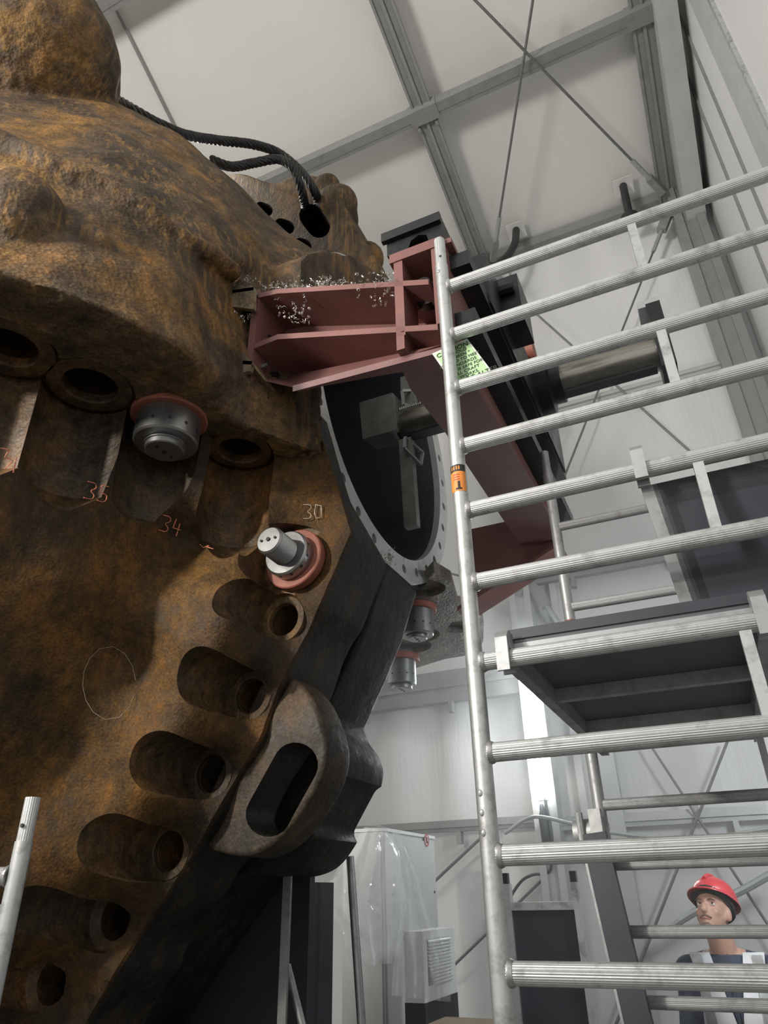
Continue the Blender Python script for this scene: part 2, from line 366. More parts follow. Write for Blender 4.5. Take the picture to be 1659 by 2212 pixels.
trim(MB().bar(b2 + (b2 - a) * .3, a + (a - b2) * .3, .03, .012, (0, SL, 1)), 'frame', 'thin welded seam across the roof sheet')
trim(MB().bar((-12, EY - .03, EZ - .02), (XR, EY - .03, EZ - .02), .1, .13), 'frame', 'dark grey eave beam above the side wall')
def column(x, y=EY - .12, wd=.2, dp=.2, top=EZ):
    mb = MB().abox(x - wd / 2, x + wd / 2, y - dp * .3, y + dp * .5, 0, top)
    for s in (-1, 1): mb.abox(x + s * wd * .36 - wd * .14, x + s * wd * .36 + wd * .14, y - dp * .5, y - dp * .3, 0, top)
    return mb
trim(column(-.80), 'frame_lt', 'aluminium tent column carrying the bright lamp')
trim(column(1.60, wd=.3), 'frame', 'grey aluminium corner column beside the gable wall')
trim(column(-5.6), 'frame_lt', 'aluminium tent column far left')
# knee box where corner column meets the rafter
kb = MB(); 
kb.prism([V((1.57, EY - .1, EZ - .2)), V((1.57, EY - 2.2, roofz(EY - 2.2) - .1)), V((1.57, EY - 2.2, roofz(EY - 2.2) - .35)), V((1.57, EY - .1, EZ - .7))], (.2, 0, 0))
trim(kb, 'frame_lt', 'light grey knee gusset at the corner column')
for Y, wd, pr_, mat, lab in ((2.08, .12, .05, 'frame_lt', 'tall white vertical channel on the gable wall'), (1.86, .025, .03, 'alu', 'bright edge strip of the gable panel'), (3.3, .02, .02, 'frame', 'vertical seam strip of the gable panels'), (2.75, .015, .02, 'frame', 'second seam strip of the gable panels')):
    trim(MB().abox(XR - pr_, XR, Y - wd, Y + wd, 0, 12), mat, lab)
def girt(x0, x1, q, wd=.06, ht=.12, mat='frame_lt', lab=''):
    z = pY(*q, EY - .06).z; mb = MB().bar((x0, EY - .06, z), (x1, EY - .06, z), wd, ht); mb.bar((x0, EY - .1, z), (x1, EY - .1, z), .03, .03)
    k = x0 + .5
    while k < x1: mb.abox(k - .02, k + .02, EY - .11, EY - .03, z - ht / 2 - .1, z - ht / 2); k += .9
    return trim(mb, mat, lab)
girt(-.8, 1.6, (1380, 838), .06, .1, 'frame_lt', 'slim wall rail behind the upper scaffold rungs')
girt(-.8, 1.6, (1270, 1228), .07, .14, 'frame', 'wall rail at mid height of the side wall')
girt(-12, -.8, (920, 1490), .08, .30, 'frame', 'broad grey wall rail left of the lamp')
girt(-12, -.8, (920, 1788), .06, .09, 'frame', 'thin low wall rail left of the lamp')
girt(-.8, 1.6, (1420, 1768), .06, .1, 'frame_lt', 'low white wall rail behind the man')
trim(MB().abox(-.32, -.20, EY - .12, EY, 0, 3.2), 'frame_lt', 'white upright strip beside the framed board')
# eave seam welts on the wall
for i, q in enumerate(((1110, 700),)):
    p = pY(*q, EY - .02); trim(MB().abox(p.x - .03, p.x + .03, EY - .03, EY + .05, 2, EZ - .1), 'pvc_wall', 'sewn vertical welt of the side wall')
# brace cables
def cable(p, q, label, r=.011, turn=True):
    t = thing('brace_cable', p, label, 'cable', 'bracing cables of the tent'); p, q = V(p), V(q)
    obj('wire', MB().tube(p, q, r, 8), 'cable', t)
    d = (q - p).normalized()
    if turn: obj('turnbuckle', MB().tube(q - d * .5, q - d * .18, r * 2, 8), 'galv', t); obj('clevis', MB().bar(q - d * .2, q + d * .06, .07, .1), 'frame', t)
cw = EY - .16
cable(pY(1490, 975, cw), pY(1078, 606, cw), 'thin brace cable dropping rightwards from the eave behind the upper rungs', .012)
cable(pY(1215, 1040, cw), pY(1440, 470, cw), 'thin brace cable running down left from the corner column', .012)
cable(pR(1020, -6, .3), pR(1425, 408, .3), 'roof brace cable ending at the corner column', .014)
cable(pR(1152, -6, .3), pR(1066, 552, .3), 'roof brace cable ending at the middle rafter', .014)
cable(pY(1240, 1390, cw), pY(1155, 1275, cw), 'short wall cable with turnbuckle beside the lamp column', .012)
cable(pY(960, 1235, cw), pY(1118, 1278, cw), 'short cable reaching the lamp column from the left', .012)
cable(pY(1330, 2215, cw), pY(1572, 1600, cw), 'low brace cable passing left of the man', .011, False)
cable(pY(1700, 2060, cw), pY(1405, 1610, cw), 'low brace cable passing behind the red helmet', .010, False)
cable(pY(900, 1940, cw), pY(1060, 1790, cw), 'thin low cable beside the grey cabinet', .013, False)
cable(pY(960, 2105, cw), pY(1205, 1868, cw), 'lowest thin cable near the vented unit', .011, False)
# loose hose and cable
t = tag(obj('sagging_hose', MB().path([pY(*q, 4.0) for q in catmull([(1090, 1800), (1150, 1765), (1230, 1778), (1330, 1800), (1450, 1812), (1560, 1806), (1720, 1780)], 8)], .014, 8), 'galv'), 'pale grey hose sagging along the wall behind the scaffold', 'hose')
t = tag(obj('wall_hose', MB().path([pY(*q, 4.1) for q in catmull([(1430, 2020), (1475, 1985), (1540, 1950), (1600, 1925), (1680, 1880)], 8)], .026, 8), 'galv'), 'thick pale hose curving behind the helmet', 'hose')
t = tag(obj('lamp_cord', MB().path([pY(*q, 4.3) for q in catmull([(1176, 1722), (1190, 1810), (1188, 1880), (1150, 1890), (1125, 1905), (1100, 1945), (1090, 1990)], 8)], .012, 6), 'rubber'), 'black cord hanging from the bright lamp', 'cord')
# roof cable glands
for (a, b2, cpt, lab) in (((1346, 402), (1352, 430), (1360, 468), 'short black hose through a roof patch right of centre'), ((1115, 497), (1105, 540), (985, 588), 'curved black hose from a roof patch to the machine')):
    t = thing('roof_hose', pR(*a, .05), lab, 'hose', 'hoses through the roof patches')
    c = pR(*a, .0); n = V((0, SL, 1)).normalized()
    obj('patch', MB().box(c - n * .02, XA * .11, V((0, 1, -SL)) * .11, n * .006), 'pvc_roof', t)
    if a[0] > 1200: pts = [pR(*a, .06), pR(*b2, .35), pR(*cpt, .6)]
    else: pts = [pR(*q, o) for q, o in ((a, .06), ((1112, 525), .4), ((1095, 555), .7), ((1060, 580), 1.0), ((1015, 592), 1.3), ((975, 588), 1.6), ((930, 575), 1.9))]
    pts = [V(p) for p in catmull(pts, 8)]; obj('hose', MB().path(pts, .045, 10), 'rubber', t)
    if a[0] > 1200:
        e = pts[-1]; obj('cap', MB().lathe(e, pts[-1] - pts[-2], [(-.05, .06), (0, .1), (.05, .1)], 16), 'rubber', t)
# ================================================================== THE LAMP
t = thing('led_lamp', V(pY(1162, 1725, 4.28)), 'glowing white LED batten lamp fixed upright to tent column', 'lamp')
top, bot = pY(1122, 1395, 4.28), pY(1174, 1722, 4.28)
top.x = bot.x = (top.x + bot.x) / 2
obj('housing', MB().abox(bot.x - .065, bot.x + .065, 4.3, 4.38, bot.z - .02, top.z + .02), 'white', t)
obj('diffuser', MB().abox(bot.x - .055, bot.x + .055, 4.22, 4.3, bot.z, top.z), 'led', t)
obj('plug', MB().lathe((bot.x, 4.3, bot.z - .25), ZA, [(-.2, .012), (-.15, .035), (.1, .04), (.2, .012)], 12), 'rubber', t)
# ================================================================== THE RUSTY CASTING
ZT = 3.31
RC = V((-.7, 1.0, 4.12)); RI, RO = .80, .93      # bearing bore: centre of its face, inner and outer radius
BORE = lambda: MB().lathe(RC, -XA, [(.0, RI + .015), (1.0, RI + .015)], 72)
CA = thing('machine_casting', (-2.2, .4, .9), 'huge rusty brown cast machine housing with rows of bolt pockets', 'machine casting')
def tps(pts):
    P = np.array([[a / 1000, b2 / 1000] for a, b2, _ in pts]); z = np.array([c for _, _, c in pts]); n = len(P)
    D = np.linalg.norm(P[:, None] - P[None], axis=2); K = np.where(D > 0, D * D * np.log(D + 1e-12), 0)
    A = np.zeros((n + 3, n + 3)); A[:n, :n] = K + np.eye(n) * 2e-4; A[:n, n] = 1; A[:n, n + 1:] = P; A[n, :n] = 1; A[n + 1:, :n] = P.T
    wv = np.linalg.solve(A, np.concatenate([z, [0, 0, 0]]))
    def f(x, y):
        q = np.array([x / 1000, y / 1000]); d = np.linalg.norm(P - q, axis=1)
        return float(wv[:n] @ (d * d * np.log(d + 1e-12)) + wv[n] + wv[n + 1:] @ q)
    return f
def cone(x, y, a=3.66, b2=.45):
    r = ray(x, y); t = 1.0
    while t < 6:
        P = CAM + r * t
        if math.hypot(P[0] + 4.4, P[1] - .87) < a + b2 * (P[2] - 2.95): return P[1]
        t += .005
YF = .1
ctl = [(-260, 660, -1.10), (20, 740, -.86), (195, 820, -.62), (360, 885, -.38), (515, 955, -.10), (600, 950, .02),
       (20, 960, -.77), (190, 1040, -.52), (330, 1090, -.29), (430, 1170, -.07),
       (690, 930, .08), (730, 1040, YF), (760, 1150, YF), (695, 1300, YF), (628, 1440, YF), (602, 1494, YF), (566, 1590, YF), (494, 1712, YF), (416, 1848, YF), (246, 2106, YF), (120, 2300, YF), (60, 2420, YF),
       (640, 1220, .09), (612, 1340, YF), (540, 1505, YF), (455, 1670, YF), (365, 1835, YF), (240, 1985, YF), (100, 2120, YF), (-30, 2240, YF), (600, 1110, .0), (660, 1080, .06),
       (470, 1130, -.13), (490, 1285, -.17), (423, 1443, -.17), (330, 1603, -.17), (226, 1773, -.17), (110, 1935, -.17), (-25, 2075, -.17), (560, 1318, -.06), (490, 1480, -.06), (402, 1645, -.06), (310, 1812, -.06), (185, 1962, -.06), (45, 2098, -.06), (550, 1415, -.02), (480, 1580, -.02), (392, 1745, -.02), (290, 1905, -.02), (-150, 2200, -.12), (-260, 2420, -.05)]
for q in ((-260, 1000), (-260, 1300), (-260, 1600), (-260, 1900), (0, 1200), (0, 1400), (0, 1600), (0, 1800), (200, 1250), (180, 1450), (150, 1650), (350, 1280), (300, 1430), (-100, 1980)): ctl.append((*q, cone(*q)))
webY = tps(ctl)
def web(x, y):
    p = pY(x, y, webY(x, y)); return p
NV, NU = 150, 140
redge = polyline([(668, 870), (690, 930), (760, 1150), (668, 1366), (628, 1440), (602, 1494), (566, 1590), (494, 1712), (416, 1848), (246, 2106), (60, 2430)], NV)
ledge = polyline([(-260, 610), (-260, 2430)], NV)
trow = polyline([(668, 870), (515, 915), (360, 850), (195, 785), (20, 700), (-260, 610)], NU)
front, back = [], []
for i in range(NV):
    s = i / (NV - 1); fr, bk = [], []
    for j in range(NU):
        u = (j / (NU - 1)) ** 1.15
        q = redge[i] * (1 - u) + ledge[i] * u; q0 = redge[0] * (1 - u) + ledge[0] * u
        k = max(0, 1 - s / .35); q = q + (trow[min(NU - 1, int(u * (NU - 1)))] - q0) * k
        p = web(*q); amp = .004 + .010 * min(1, j / 25)
        nn = noise.noise(p * 5) * amp + noise.noise(p * 16) * amp * .45
        if j == 0: nn = -.012
        fr.append(V((p.x, p.y - nn, p.z))); bk.append(V((p.x, YF + .10 + .22 * min(1, max(0, (q[1] - 1060) / 100)), p.z)))
    front.append(fr); back.append(bk)
me = MB().solidgrid(front, back).mesh('lower_shell', True, None)
for x in ('rust_web', 'rust_pocket', 'rust_slab_shade'): me.materials.append(M[x])
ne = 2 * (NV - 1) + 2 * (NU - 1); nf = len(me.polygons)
for k in range(nf - ne, nf - ne + NV - 1): me.polygons[k].material_index = 2  # side wall turned from the light takes the shade-darkened rust
# right row: axes run along Y; top row: axes run along Z
RIGHT = [(612, 1338, .092, .060), (541, 1503, .092, .060), (456, 1671, .092, .060), (364, 1838, .092, .060), (240, 1985, .095, .062), (100, 2125, .095, .062)]
cutters = []
for (x, y, rp, rh) in RIGHT:
    c = pY(x, y, YF + .012); cutters.append(MB().lathe(c, -YA, [(-.27, rh), (-.02, rh), (0, rp - .004), (.012, rp), (1.2, rp)], 48))
c2 = pY(642, 1215, YF - .01); cutters.append(MB().lathe(c2, -YA, [(0, .14), (1.2, .14)], 48))
TOP = [(-150, 672, .155, .085), (20, 750, .15, .085), (195, 832, .15, .088), (362, 900, .14, .085), (518, 972, .135, .08)]
for (x, y, rp, rh) in TOP:
    c = pZ(x, y, ZT + .02); cutters.append(MB().lathe(c, -ZA, [(-.15, rh), (-.015, rh), (-.01, rp), (.36, rp), (.52, .01)], 56))
cutters.append(BORE())
me = cut(me, cutters, ['rust_pocket'])
print('lower shell mats', [x.name for x in me.materials], {p.material_index for p in me.polygons})
smooth(me, 32)
o = link('lower_shell', me, ['rust_web', 'rust_pocket', 'rust_slab_shade'], CA)
# upper shell: a lofted casting, lumps blended in, then remeshed
rows_px = [
 [(-260, 640), (0, 700), (120, 735), (250, 800), (400, 860), (455, 880), (560, 930), (640, 960), (700, 985)],
 [(-260, 518), (0, 600), (120, 632), (250, 690), (400, 768), (455, 803), (560, 850), (640, 888), (700, 945)],
 [(-260, 480), (0, 560), (120, 600), (255, 650), (402, 730), (455, 765), (560, 815), (640, 850), (700, 905)],
 [(-260, 350), (0, 450), (120, 500), (260, 545), (405, 620), (445, 660), (548, 700), (625, 740), (690, 800)],
 [(-260, 240), (0, 330), (110, 375), (250, 432), (400, 540), (445, 575), (540, 605), (620, 665), (690, 725)],
 [(-260, 190), (0, 285), (110, 335), (255, 390), (408, 500), (465, 530), (560, 570), (640, 632), (705, 690)],
 [(-260, 60), (0, 180), (130, 225), (275, 290), (420, 395), (490, 440), (600, 525), (690, 592), (745, 640)],
 [(-260, -40), (0, 90), (140, 170), (275, 235), (385, 292), (480, 368), (600, 482), (700, 562), (775, 615)]]
yoff = [.3, 0, 0.0, .03, .05, .10, .34, .62]
rows = []
base = [pZ(*q, ZT) for q in rows_px[1]]
for k, rw in enumerate(rows_px):
    if k == 0: rows.append([pZ(*q, ZT) for q in rw])
    elif k == 1: rows.append(base)
    else: rows.append([pY(*q, b2.y + yoff[k]) for q, b2 in zip(rw, base)])
    if k:
        for j, ys in ((5, (0, -.47, -.46, -.44, -.42, -.38, -.1, .25)), (6, (0, -.15, -.14, -.12, -.10, -.05, .2, .5)), (7, (0, -.02, 0, .02, .05, .1, .35, .65)), (8, (0, .05, .08, .1, .15, .2, .5, .8))): rows[-1][j] = pY(*rw[j], ys[k])
last = rows[-1]
rows.append([p + V((-.15, .45, .02)) for p in last]); rows.append([p + V((-.5, .9, -.9)) for p in last])
dense = []
cols = [catmull([r[j] for r in rows], 6) for j in range(9)]
for i in range(len(cols[0])): dense.append([V(p) for p in catmull([cols[j][i] for j in range(9)], 8)])
backp = [[V((p.x * .5 - 1.2, p.y * .5 + .45, min(p.z, 3.6) * .5 + 1.68)) for p in r] for r in dense]
mb = MB().solidgrid(dense, backp)
def lump(q, Y, rpx, sx=1, sy=1, sz=1):
    c = pY(*q, Y); d = (c - V(CAM)).length; r = rpx * d / F0; mb.ball(c, XA * r * sx, YA * r * sy, ZA * r * sz, 24, 16)
by = lambda j: base[j].y
rd = [V(p) for p in catmull([pY(*q, y_) for q, y_ in (((-260, 215), by(0) + .03), ((0, 308), by(1) + .05), ((110, 357), by(2) + .05), ((250, 412), by(3) + .05), ((400, 520), by(4) + .06), ((452, 552), -.42), ((505, 590), -.27))], 8)]
mb.path(rd, [.042 + .008 * noise.noise(p * 9) for p in rd], 10)
lump((30, 165), by(1) + .45, 185, 1, .8, 1)
lump((-120, 60), by(0) + .4, 210)
lump((140, 150), by(2) + .52, 92, 1, .8, 1.1)
lump((10, 500), by(1) + .08, 112, 1, .8, 1.15)
lump((150, 560), by(2) + .14, 70, 1.4, .7, .8)
lump((-100, 470), by(0) + .22, 110)
cp = [pX(*q, -.665) for q in ((652, 560), (668, 546), (700, 540), (760, 548), (815, 588), (838, 632), (905, 640), (905, 690), (652, 690))]
mb.prism(cp, -XA * .3)
me = remesh(mb, .013, 2)
me2 = me
vs = np.empty(len(me.vertices) * 3); me.vertices.foreach_get('co', vs); vs = vs.reshape(-1, 3)
for k in range(len(vs)):
    p = V(vs[k]); n = me.vertices[k].normal
    f = .014 * noise.noise(p * 4) + .008 * noise.noise(p * 11)
    if n.z < -.25: f += .006 * noise.noise(p * 34)
    vs[k] += np.array(n) * f
me.vertices.foreach_set('co', vs.ravel()); me.update()
cutters = []
for (x, y, rp, rh) in TOP:
    c = pZ(x, y, ZT + .02); cutters.append(MB().lathe(c, -ZA, [(-.30, rh), (-.005, rh), (0, rp), (1.0, rp)], 56))
for x in ('rust_up', 'rust_pocket'): me.materials.append(M[x])
cutters.append(BORE())
me = cut(me, cutters, ['rust_pocket']); smooth(me, 40)
link('upper_shell', me, ['rust_up', 'rust_pocket'], CA)
# spot-face rims standing in the top row
for i, (x, y, rp, rh) in enumerate(TOP):
    if i == 3: continue
    c = pZ(x, y, ZT + .012)
    obj('spot_face', MB().lathe(c, -ZA, [(-.03, rh + .001), (.0, rh + .001), (.006, rh + .006), (.006, rp - .014), (-.03, rp - .012)], 48, True), 'rust_pocket', CA)
for i, (x, y, rp, rh) in enumerate(RIGHT[:4]):
    c = pY(x, y, YF + .012)
    obj('hole_rim', MB().lathe(c, -YA, [(-.03, rh + .001), (.0, rh + .001), (.003, rh + .004), (.003, rp - .006), (-.03, rp - .004)], 48, True), 'rust_pocket' if i > 1 else 'rust_far', CA)
# lug of the front flange and the second flange with its lug
def stadium(p, q, hw, n=10):
    p, q = np.array(p, float), np.array(q, float); d = (q - p) / np.linalg.norm(q - p); nn = np.array([-d[1], d[0]]); out = []
    for k in range(n + 1): a = math.pi * k / n; out.append(q + (nn * math.cos(a) + d * math.sin(a)) * hw)
    for k in range(n + 1): a = math.pi * k / n; out.append(p + (-nn * math.cos(a) - d * math.sin(a)) * hw)
    return out
lug = catmull([(600, 1452), (640, 1468), (672, 1505), (695, 1560), (707, 1620), (690, 1690), (642, 1768), (592, 1822), (535, 1850), (475, 1842), (438, 1828)], 5) + [(410, 1800), (560, 1480)]
mb = MB().prism([pY(*q, YF + .035) for q in lug], YA * .17)
bm = bmesh.new(); me = mb.mesh('lug', True, None); bm.from_mesh(me); bm.faces.ensure_lookup_table()
ed = [e for e in bm.edges if len(e.link_faces) == 2 and e.calc_face_angle(0) > .9]; bmesh.ops.bevel(bm, geom=ed, offset=.018, segments=3, profile=.5, affect='EDGES'); bm.to_mesh(me); bm.free()
me.materials.append(M['rust_lug']); me.materials.append(M['rust_slab_shade'])
me = cut(me, [MB().prism([pY(*q, YF - .1) + V((0, 0, 0)) for q in stadium((590, 1638), (526, 1752), 50)], YA * .9)], ['rust_slab_shade']); smooth(me, 40)
link('lifting_lug', me, ['rust_lug', 'rust_slab_shade'], CA)
sl2 = [(720, 1180), (840, 1262), (905, 1274), (888, 1330), (870, 1390), (835, 1475), (790, 1575)] + [tuple(q) for q in catmull([(792, 1582), (802, 1608), (822, 1636), (832, 1668), (824, 1712), (800, 1770), (770, 1830), (735, 1874), (690, 1893), (640, 1895)], 4)] + [(612, 1905), (500, 2060), (400, 2212), (290, 2380), (60, 2400), (200, 1900), (500, 1400)]
mb = MB().prism([pY(*q, .84) for q in sl2], -YA * .34)
me = mb.mesh('s', True, None); bm = bmesh.new(); bm.from_mesh(me)
ed = [e for e in bm.edges if len(e.link_faces) == 2 and e.calc_face_angle(0) > 1.2]; bmesh.ops.bevel(bm, geom=ed, offset=.022, segments=3, profile=.5, affect='EDGES'); bm.to_mesh(me); bm.free()
me.materials.append(M['rust_slab_shade']); me = cut(me, [MB().prism([pY(*q, .3) for q in stadium((690, 1690), (640, 1780), 30)], YA * .9)], ['rust_slab_shade']); smooth(me, 40)
link('rear_flange', me, 'rust_slab_shade', CA)
# ring boss with machined face
obj('bearing_boss', MB().lathe(RC, -XA, [(.012, RI + .004), (.012, RO + .02), (.9, RO + .06), (.9, RI + .004)], 96, True), 'rust_slab_shade', CA, 30)
obj('bore_wall', MB().lathe(RC, -XA, [(0.02, RI + .02), (.02, RI), (.95, RI), (.95, RI + .02)], 96, True), 'bore', CA, 30)
obj('bore_end', MB().lathe(RC - XA * .93, -XA, [(0, RI), (.03, RI)], 64), 'bore', CA)
me = MB().lathe(RC, -XA, [(-.02, RI), (-.02, RO), (.02, RO), (.02, RI)], 112, True).mesh('r', True, None); me.materials.append(M['ringsteel'])
NH = 30
holes = [RC + V((0, math.cos(2 * math.pi * (k + .3) / NH), math.sin(2 * math.pi * (k + .3) / NH))) * .865 for k in range(NH)]
me = cut(me, [MB().lathe(h, -XA, [(-.05, .025), (.05, .025)], 14) for h in holes]); smooth(me, 30)
ring = link('face_ring', me, 'ringsteel', CA); ring['label'] = 'bright machined face ring with bolt holes'
# inner web of the bore
obj('bore_rib', MB().abox(-1.58, -1.5, .8, .94, 3.35, 4.9), 'tool', CA)
obj('bore_rib', MB().abox(-1.55, -1.45, .25, 1.75, 3.52, 3.56), 'chrome_bar', CA)
# far flange under the ring with pockets
ff = [(890, 1290), (915, 1262), (938, 1236), (975, 1258), (990, 1310), (1036, 1318), (1045, 1345), (1044, 1385), (1030, 1412), (960, 1424), (890, 1446), (800, 1455), (700, 1300)]
mb = MB().prism([pZ(*q, ZT) for q in ff], ZA * .07); me = mb.mesh('s', True, None); me.materials.append(M['rust_grey'])
FAR = [(905, 1318, .15), (895, 1372, .17), (880, 1396, .17), (872, 1428, .15), (913, 1272, .13)]
me = cut(me, [MB().lathe(pZ(x, y, ZT), ZA, [(-.1, r), (.04, r)], 32) for x, y, r in (FAR[1], FAR[2], FAR[4])] + [MB().prism([pZ(*q, ZT - .1) for q in [(962, 1398), (978, 1376), (1030, 1372), (1030, 1398)]], ZA * .14)]); smooth(me, 30)
link('far_flange', me, 'rust_grey', CA)
# chalk numbers on the web
def chalk(strokes, x, y, s, mat='chalk', r=.0022, rot=0):
    mb = MB(); ca, sa = math.cos(rot), math.sin(rot)
    for st in strokes:
        pts = []
        for k, q in enumerate(polyline(st, 14)):
            px, py = x + (q[0] * ca - q[1] * sa) * s, y + (q[0] * sa + q[1] * ca) * s
            p = web(px, py); d = (V(CAM) - p).normalized(); pts.append(p + d * .012)
        mb.path(pts, [r * random.uniform(.5, 1.2) for _ in pts], 5)
    o = obj('chalk_mark', mb, mat, CA); return o
n3 = [[(0, 0), (.5, 0), (.6, .3), (.25, .5), (.6, .7), (.5, 1), (0, 1)]]; n5 = [[(1.3, 0), (.85, 0), (.85, .45), (1.3, .5), (1.35, .85), (1.1, 1), (.8, .95)]]; n4 = [[(.9, 0), (.85, .6), (1.35, .6)], [(1.2, .2), (1.2, 1.05)]]
o = chalk(n3 + n5, 190, 1040, 36, rot=.25); o['label'] = 'pink chalk number 35'
o = chalk(n3 + n4, 352, 1112, 34, rot=.3); o['label'] = 'pink chalk number 34'
o = chalk([[(0, 0), (.5, .1), (.2, .5), (.7, .7), (.2, 1.2)], [(.9, .5), (.7, 1.4)]], 2, 968, 38); o['label'] = 'pink chalk scrawl'
o = chalk([[(0, 0), (.3, .3), (.8, .1)], [(.5, .2), (1.2, .4)]], 432, 1176, 24); o['label'] = 'orange chalk scribble'
o = chalk(n3 + [[(.9, 0), (1.3, .1), (1.3, .9), (.9, 1), (.8, .5), (.9, 0)]], 655, 1090, 30, 'chalkw'); o['label'] = 'pale chalk number'
o = chalk([[(.5 * math.cos(a) + .5, .7 * math.sin(a) + .7) for a in np.linspace(0.3, 6.2, 14)]], 178, 1395, 115, 'chalkw', .0006)
# ------------------------------------------------------------------ bolts
def pinholes(par, c, ax, r, h, n=12, rr=.0065):
    u, w2 = frame_of(V(ax))
    for k in range(n):
        a = 2 * math.pi * (k + .5) / n; d = u * math.cos(a) + w2 * math.sin(a)
        obj('pin_hole', MB().tube(c + V(ax).normalized() * h + d * (r - .004), c + V(ax).normalized() * h + d * (r + .0008), rr, 8), 'rubber', par)
def bolt(c, ax, label, rw, rn, hn, rs, hs, threaded, group='clamping bolts of the rusty casting'):
    ax = V(ax).normalized(); t = thing('clamping_bolt', c, label, 'bolt', group)
    obj('washer', MB().lathe(c, ax, [(-.01, rw - .004), (0, rw), (.026, rw), (.03, rw - .004)], 56), 'oxide_washer', t)
    nb = c + ax * .03
    nt2 = obj('nut', MB().lathe(nb, ax, [(0, rn - .004), (.004, rn), (hn - .006, rn), (hn, rn - .006)], 56), 'steel', t); pinholes(nt2, nb, ax, rn, hn * .62)
    e = nb + ax * hn
    if threaded:
        prof = []; k = 0.0
        while k < hs - .012: prof += [(k, rs - .005), (k + .0045, rs)]; k += .009
        prof += [(hs - .008, rs), (hs, rs - .006)]
    else: prof = [(0, rs), (.008, rs + .006), (hs * .4, rs + .006), (hs * .45, rs), (hs, rs), (hs + .003, rs - .005)]
    st = obj('stud', MB().lathe(e - ax * .002, ax, prof, 48), 'steel', t, 25)
    u, w2 = frame_of(ax)
    for dx, r in ((0, .008), (.55, .005), (-.55, .005)): obj('centre_hole' if dx == 0 else 'tapped_hole', MB().tube(e + ax * (hs + .0035) + u * rs * dx, e + ax * (hs - .01) + u * rs * dx, r * (rs / .055), 10), 'rubber', st)
    return t
bolt(pZ(368, 893, ZT + .02), -ZA, 'large round steel nut hanging on red washer beside chalk number 35', .135, .112, .105, .068, .03, False)
bolt(pY(642, 1213, YF - .012), V((-.04, -1, .06)), 'threaded steel stud with round nut and red washer pointing out of its pocket', .118, .088, .05, .052, .105, True)
bolt(pZ(898, 1312, ZT), -ZA, 'far round steel nut with red washer under the face ring', .125, .10, .15, .06, .02, False)
bolt(pZ(866, 1421, ZT - .02), -ZA, 'lowest far steel nut hanging beside the broad wall rail', .135, .105, .17, .075, .03, False)
# ------------------------------------------------------------------ far upper housing with the rope eye
FH = thing('far_housing', pY(660, 620, 1.6), 'distant rusty casting section with rope eye and small holes', 'machine casting')
fo = [(430, 420)] + [tuple(q) for q in catmull([(470, 378), (520, 372), (570, 388), (600, 392), (640, 376), (690, 380), (735, 420), (758, 470), (775, 505), (800, 535), (818, 585), (800, 630)], 4)] + [(700, 680), (520, 520)]
mb = MB().prism([pY(*q, 1.55) for q in fo], V((.0, .8, .0))); me = mb.mesh('s', True, None); bm = bmesh.new(); bm.from_mesh(me)
ed = [e for e in bm.edges if len(e.link_faces) == 2 and e.calc_face_angle(0) > 1.0]; bmesh.ops.bevel(bm, geom=ed, offset=.035, segments=3, profile=.5, affect='EDGES'); bm.to_mesh(me); bm.free()
me.materials.append(M['rust_far']); 
def oblong(x, y, hw, hl, ang): 
    d = np.array([math.cos(ang), math.sin(ang)]) * (hl - hw); return [pY(*q, 1.3) for q in stadium(np.array([x, y]) - d, np.array([x, y]) + d, hw, 8)]
cutters = [MB().prism(oblong(x, y, a, b2, an), V((-.25, .75, .1))) for x, y, a, b2, an in ((666, 425, 26, 40, .9), (746, 540, 14, 20, 1.3), (508, 376, 11, 14, .3), (552, 402, 14, 21, .3), (598, 438, 15, 23, .3), (638, 480, 16, 21, .3), (684, 530, 10, 12, .3))]
me = cut(me, cutters, ['rust_slab_shade']); smooth(me, 40); link('housing_wall', me, ['rust_far', 'rust_slab_shade'], FH)
mb = MB(); 
for q, r, Y in (((722, 450), 50, 1.66), ((735, 482), 40, 1.72), ((786, 566), 44, 1.85), ((702, 408), 32, 1.64)):
    c = pY(*q, Y); rr = r * (c - V(CAM)).length / F0; mb.ball(c, XA * rr, YA * rr * .7, ZA * rr * 1.15, 20, 14)
me = remesh(mb, .03, 4); me.materials.append(M['rust_far']); me = cut(me, cutters[:2], ['rust_slab_shade']); smooth(me, 60); link('housing_boss', me, ['rust_far', 'rust_slab_shade'], FH)
# ------------------------------------------------------------------ wire ropes
def wire_rope(pts, label, r=.038):
    P = [V(p) for p in catmull(pts, 26)]; t = thing('wire_rope', P[0], label, 'rope', 'lifting ropes on the casting')
    L = [0]
    for a, b2 in zip(P, P[1:]): L.append(L[-1] + (b2 - a).length)
    for k in range(6):
        q = []
        u = None
        for i, p in enumerate(P):
            tg = (P[min(i + 1, len(P) - 1)] - P[max(i - 1, 0)]).normalized()
            if u is None: u, _ = frame_of(tg)
            u = (u - tg * u.dot(tg)).normalized(); w2 = tg.cross(u); a = L[i] * 2 * math.pi / .26 + k * math.pi / 3
            q.append(p + (u * math.cos(a) + w2 * math.sin(a)) * r * .62)
        obj('strand', MB().path(q, r * .42, 6), 'rope', t)
wire_rope([pY(*q, Y) for q, Y in (((235, 205), .02), ((290, 238), .12), ((340, 266), .25), ((400, 291), .45), ((470, 303), .7), ((545, 312), .95), ((600, 330), 1.15), ((645, 365), 1.3), ((675, 405), 1.4), ((686, 440), 1.6), ((668, 462), 1.9))], 'upper thick black wire rope looping into the rope eye')
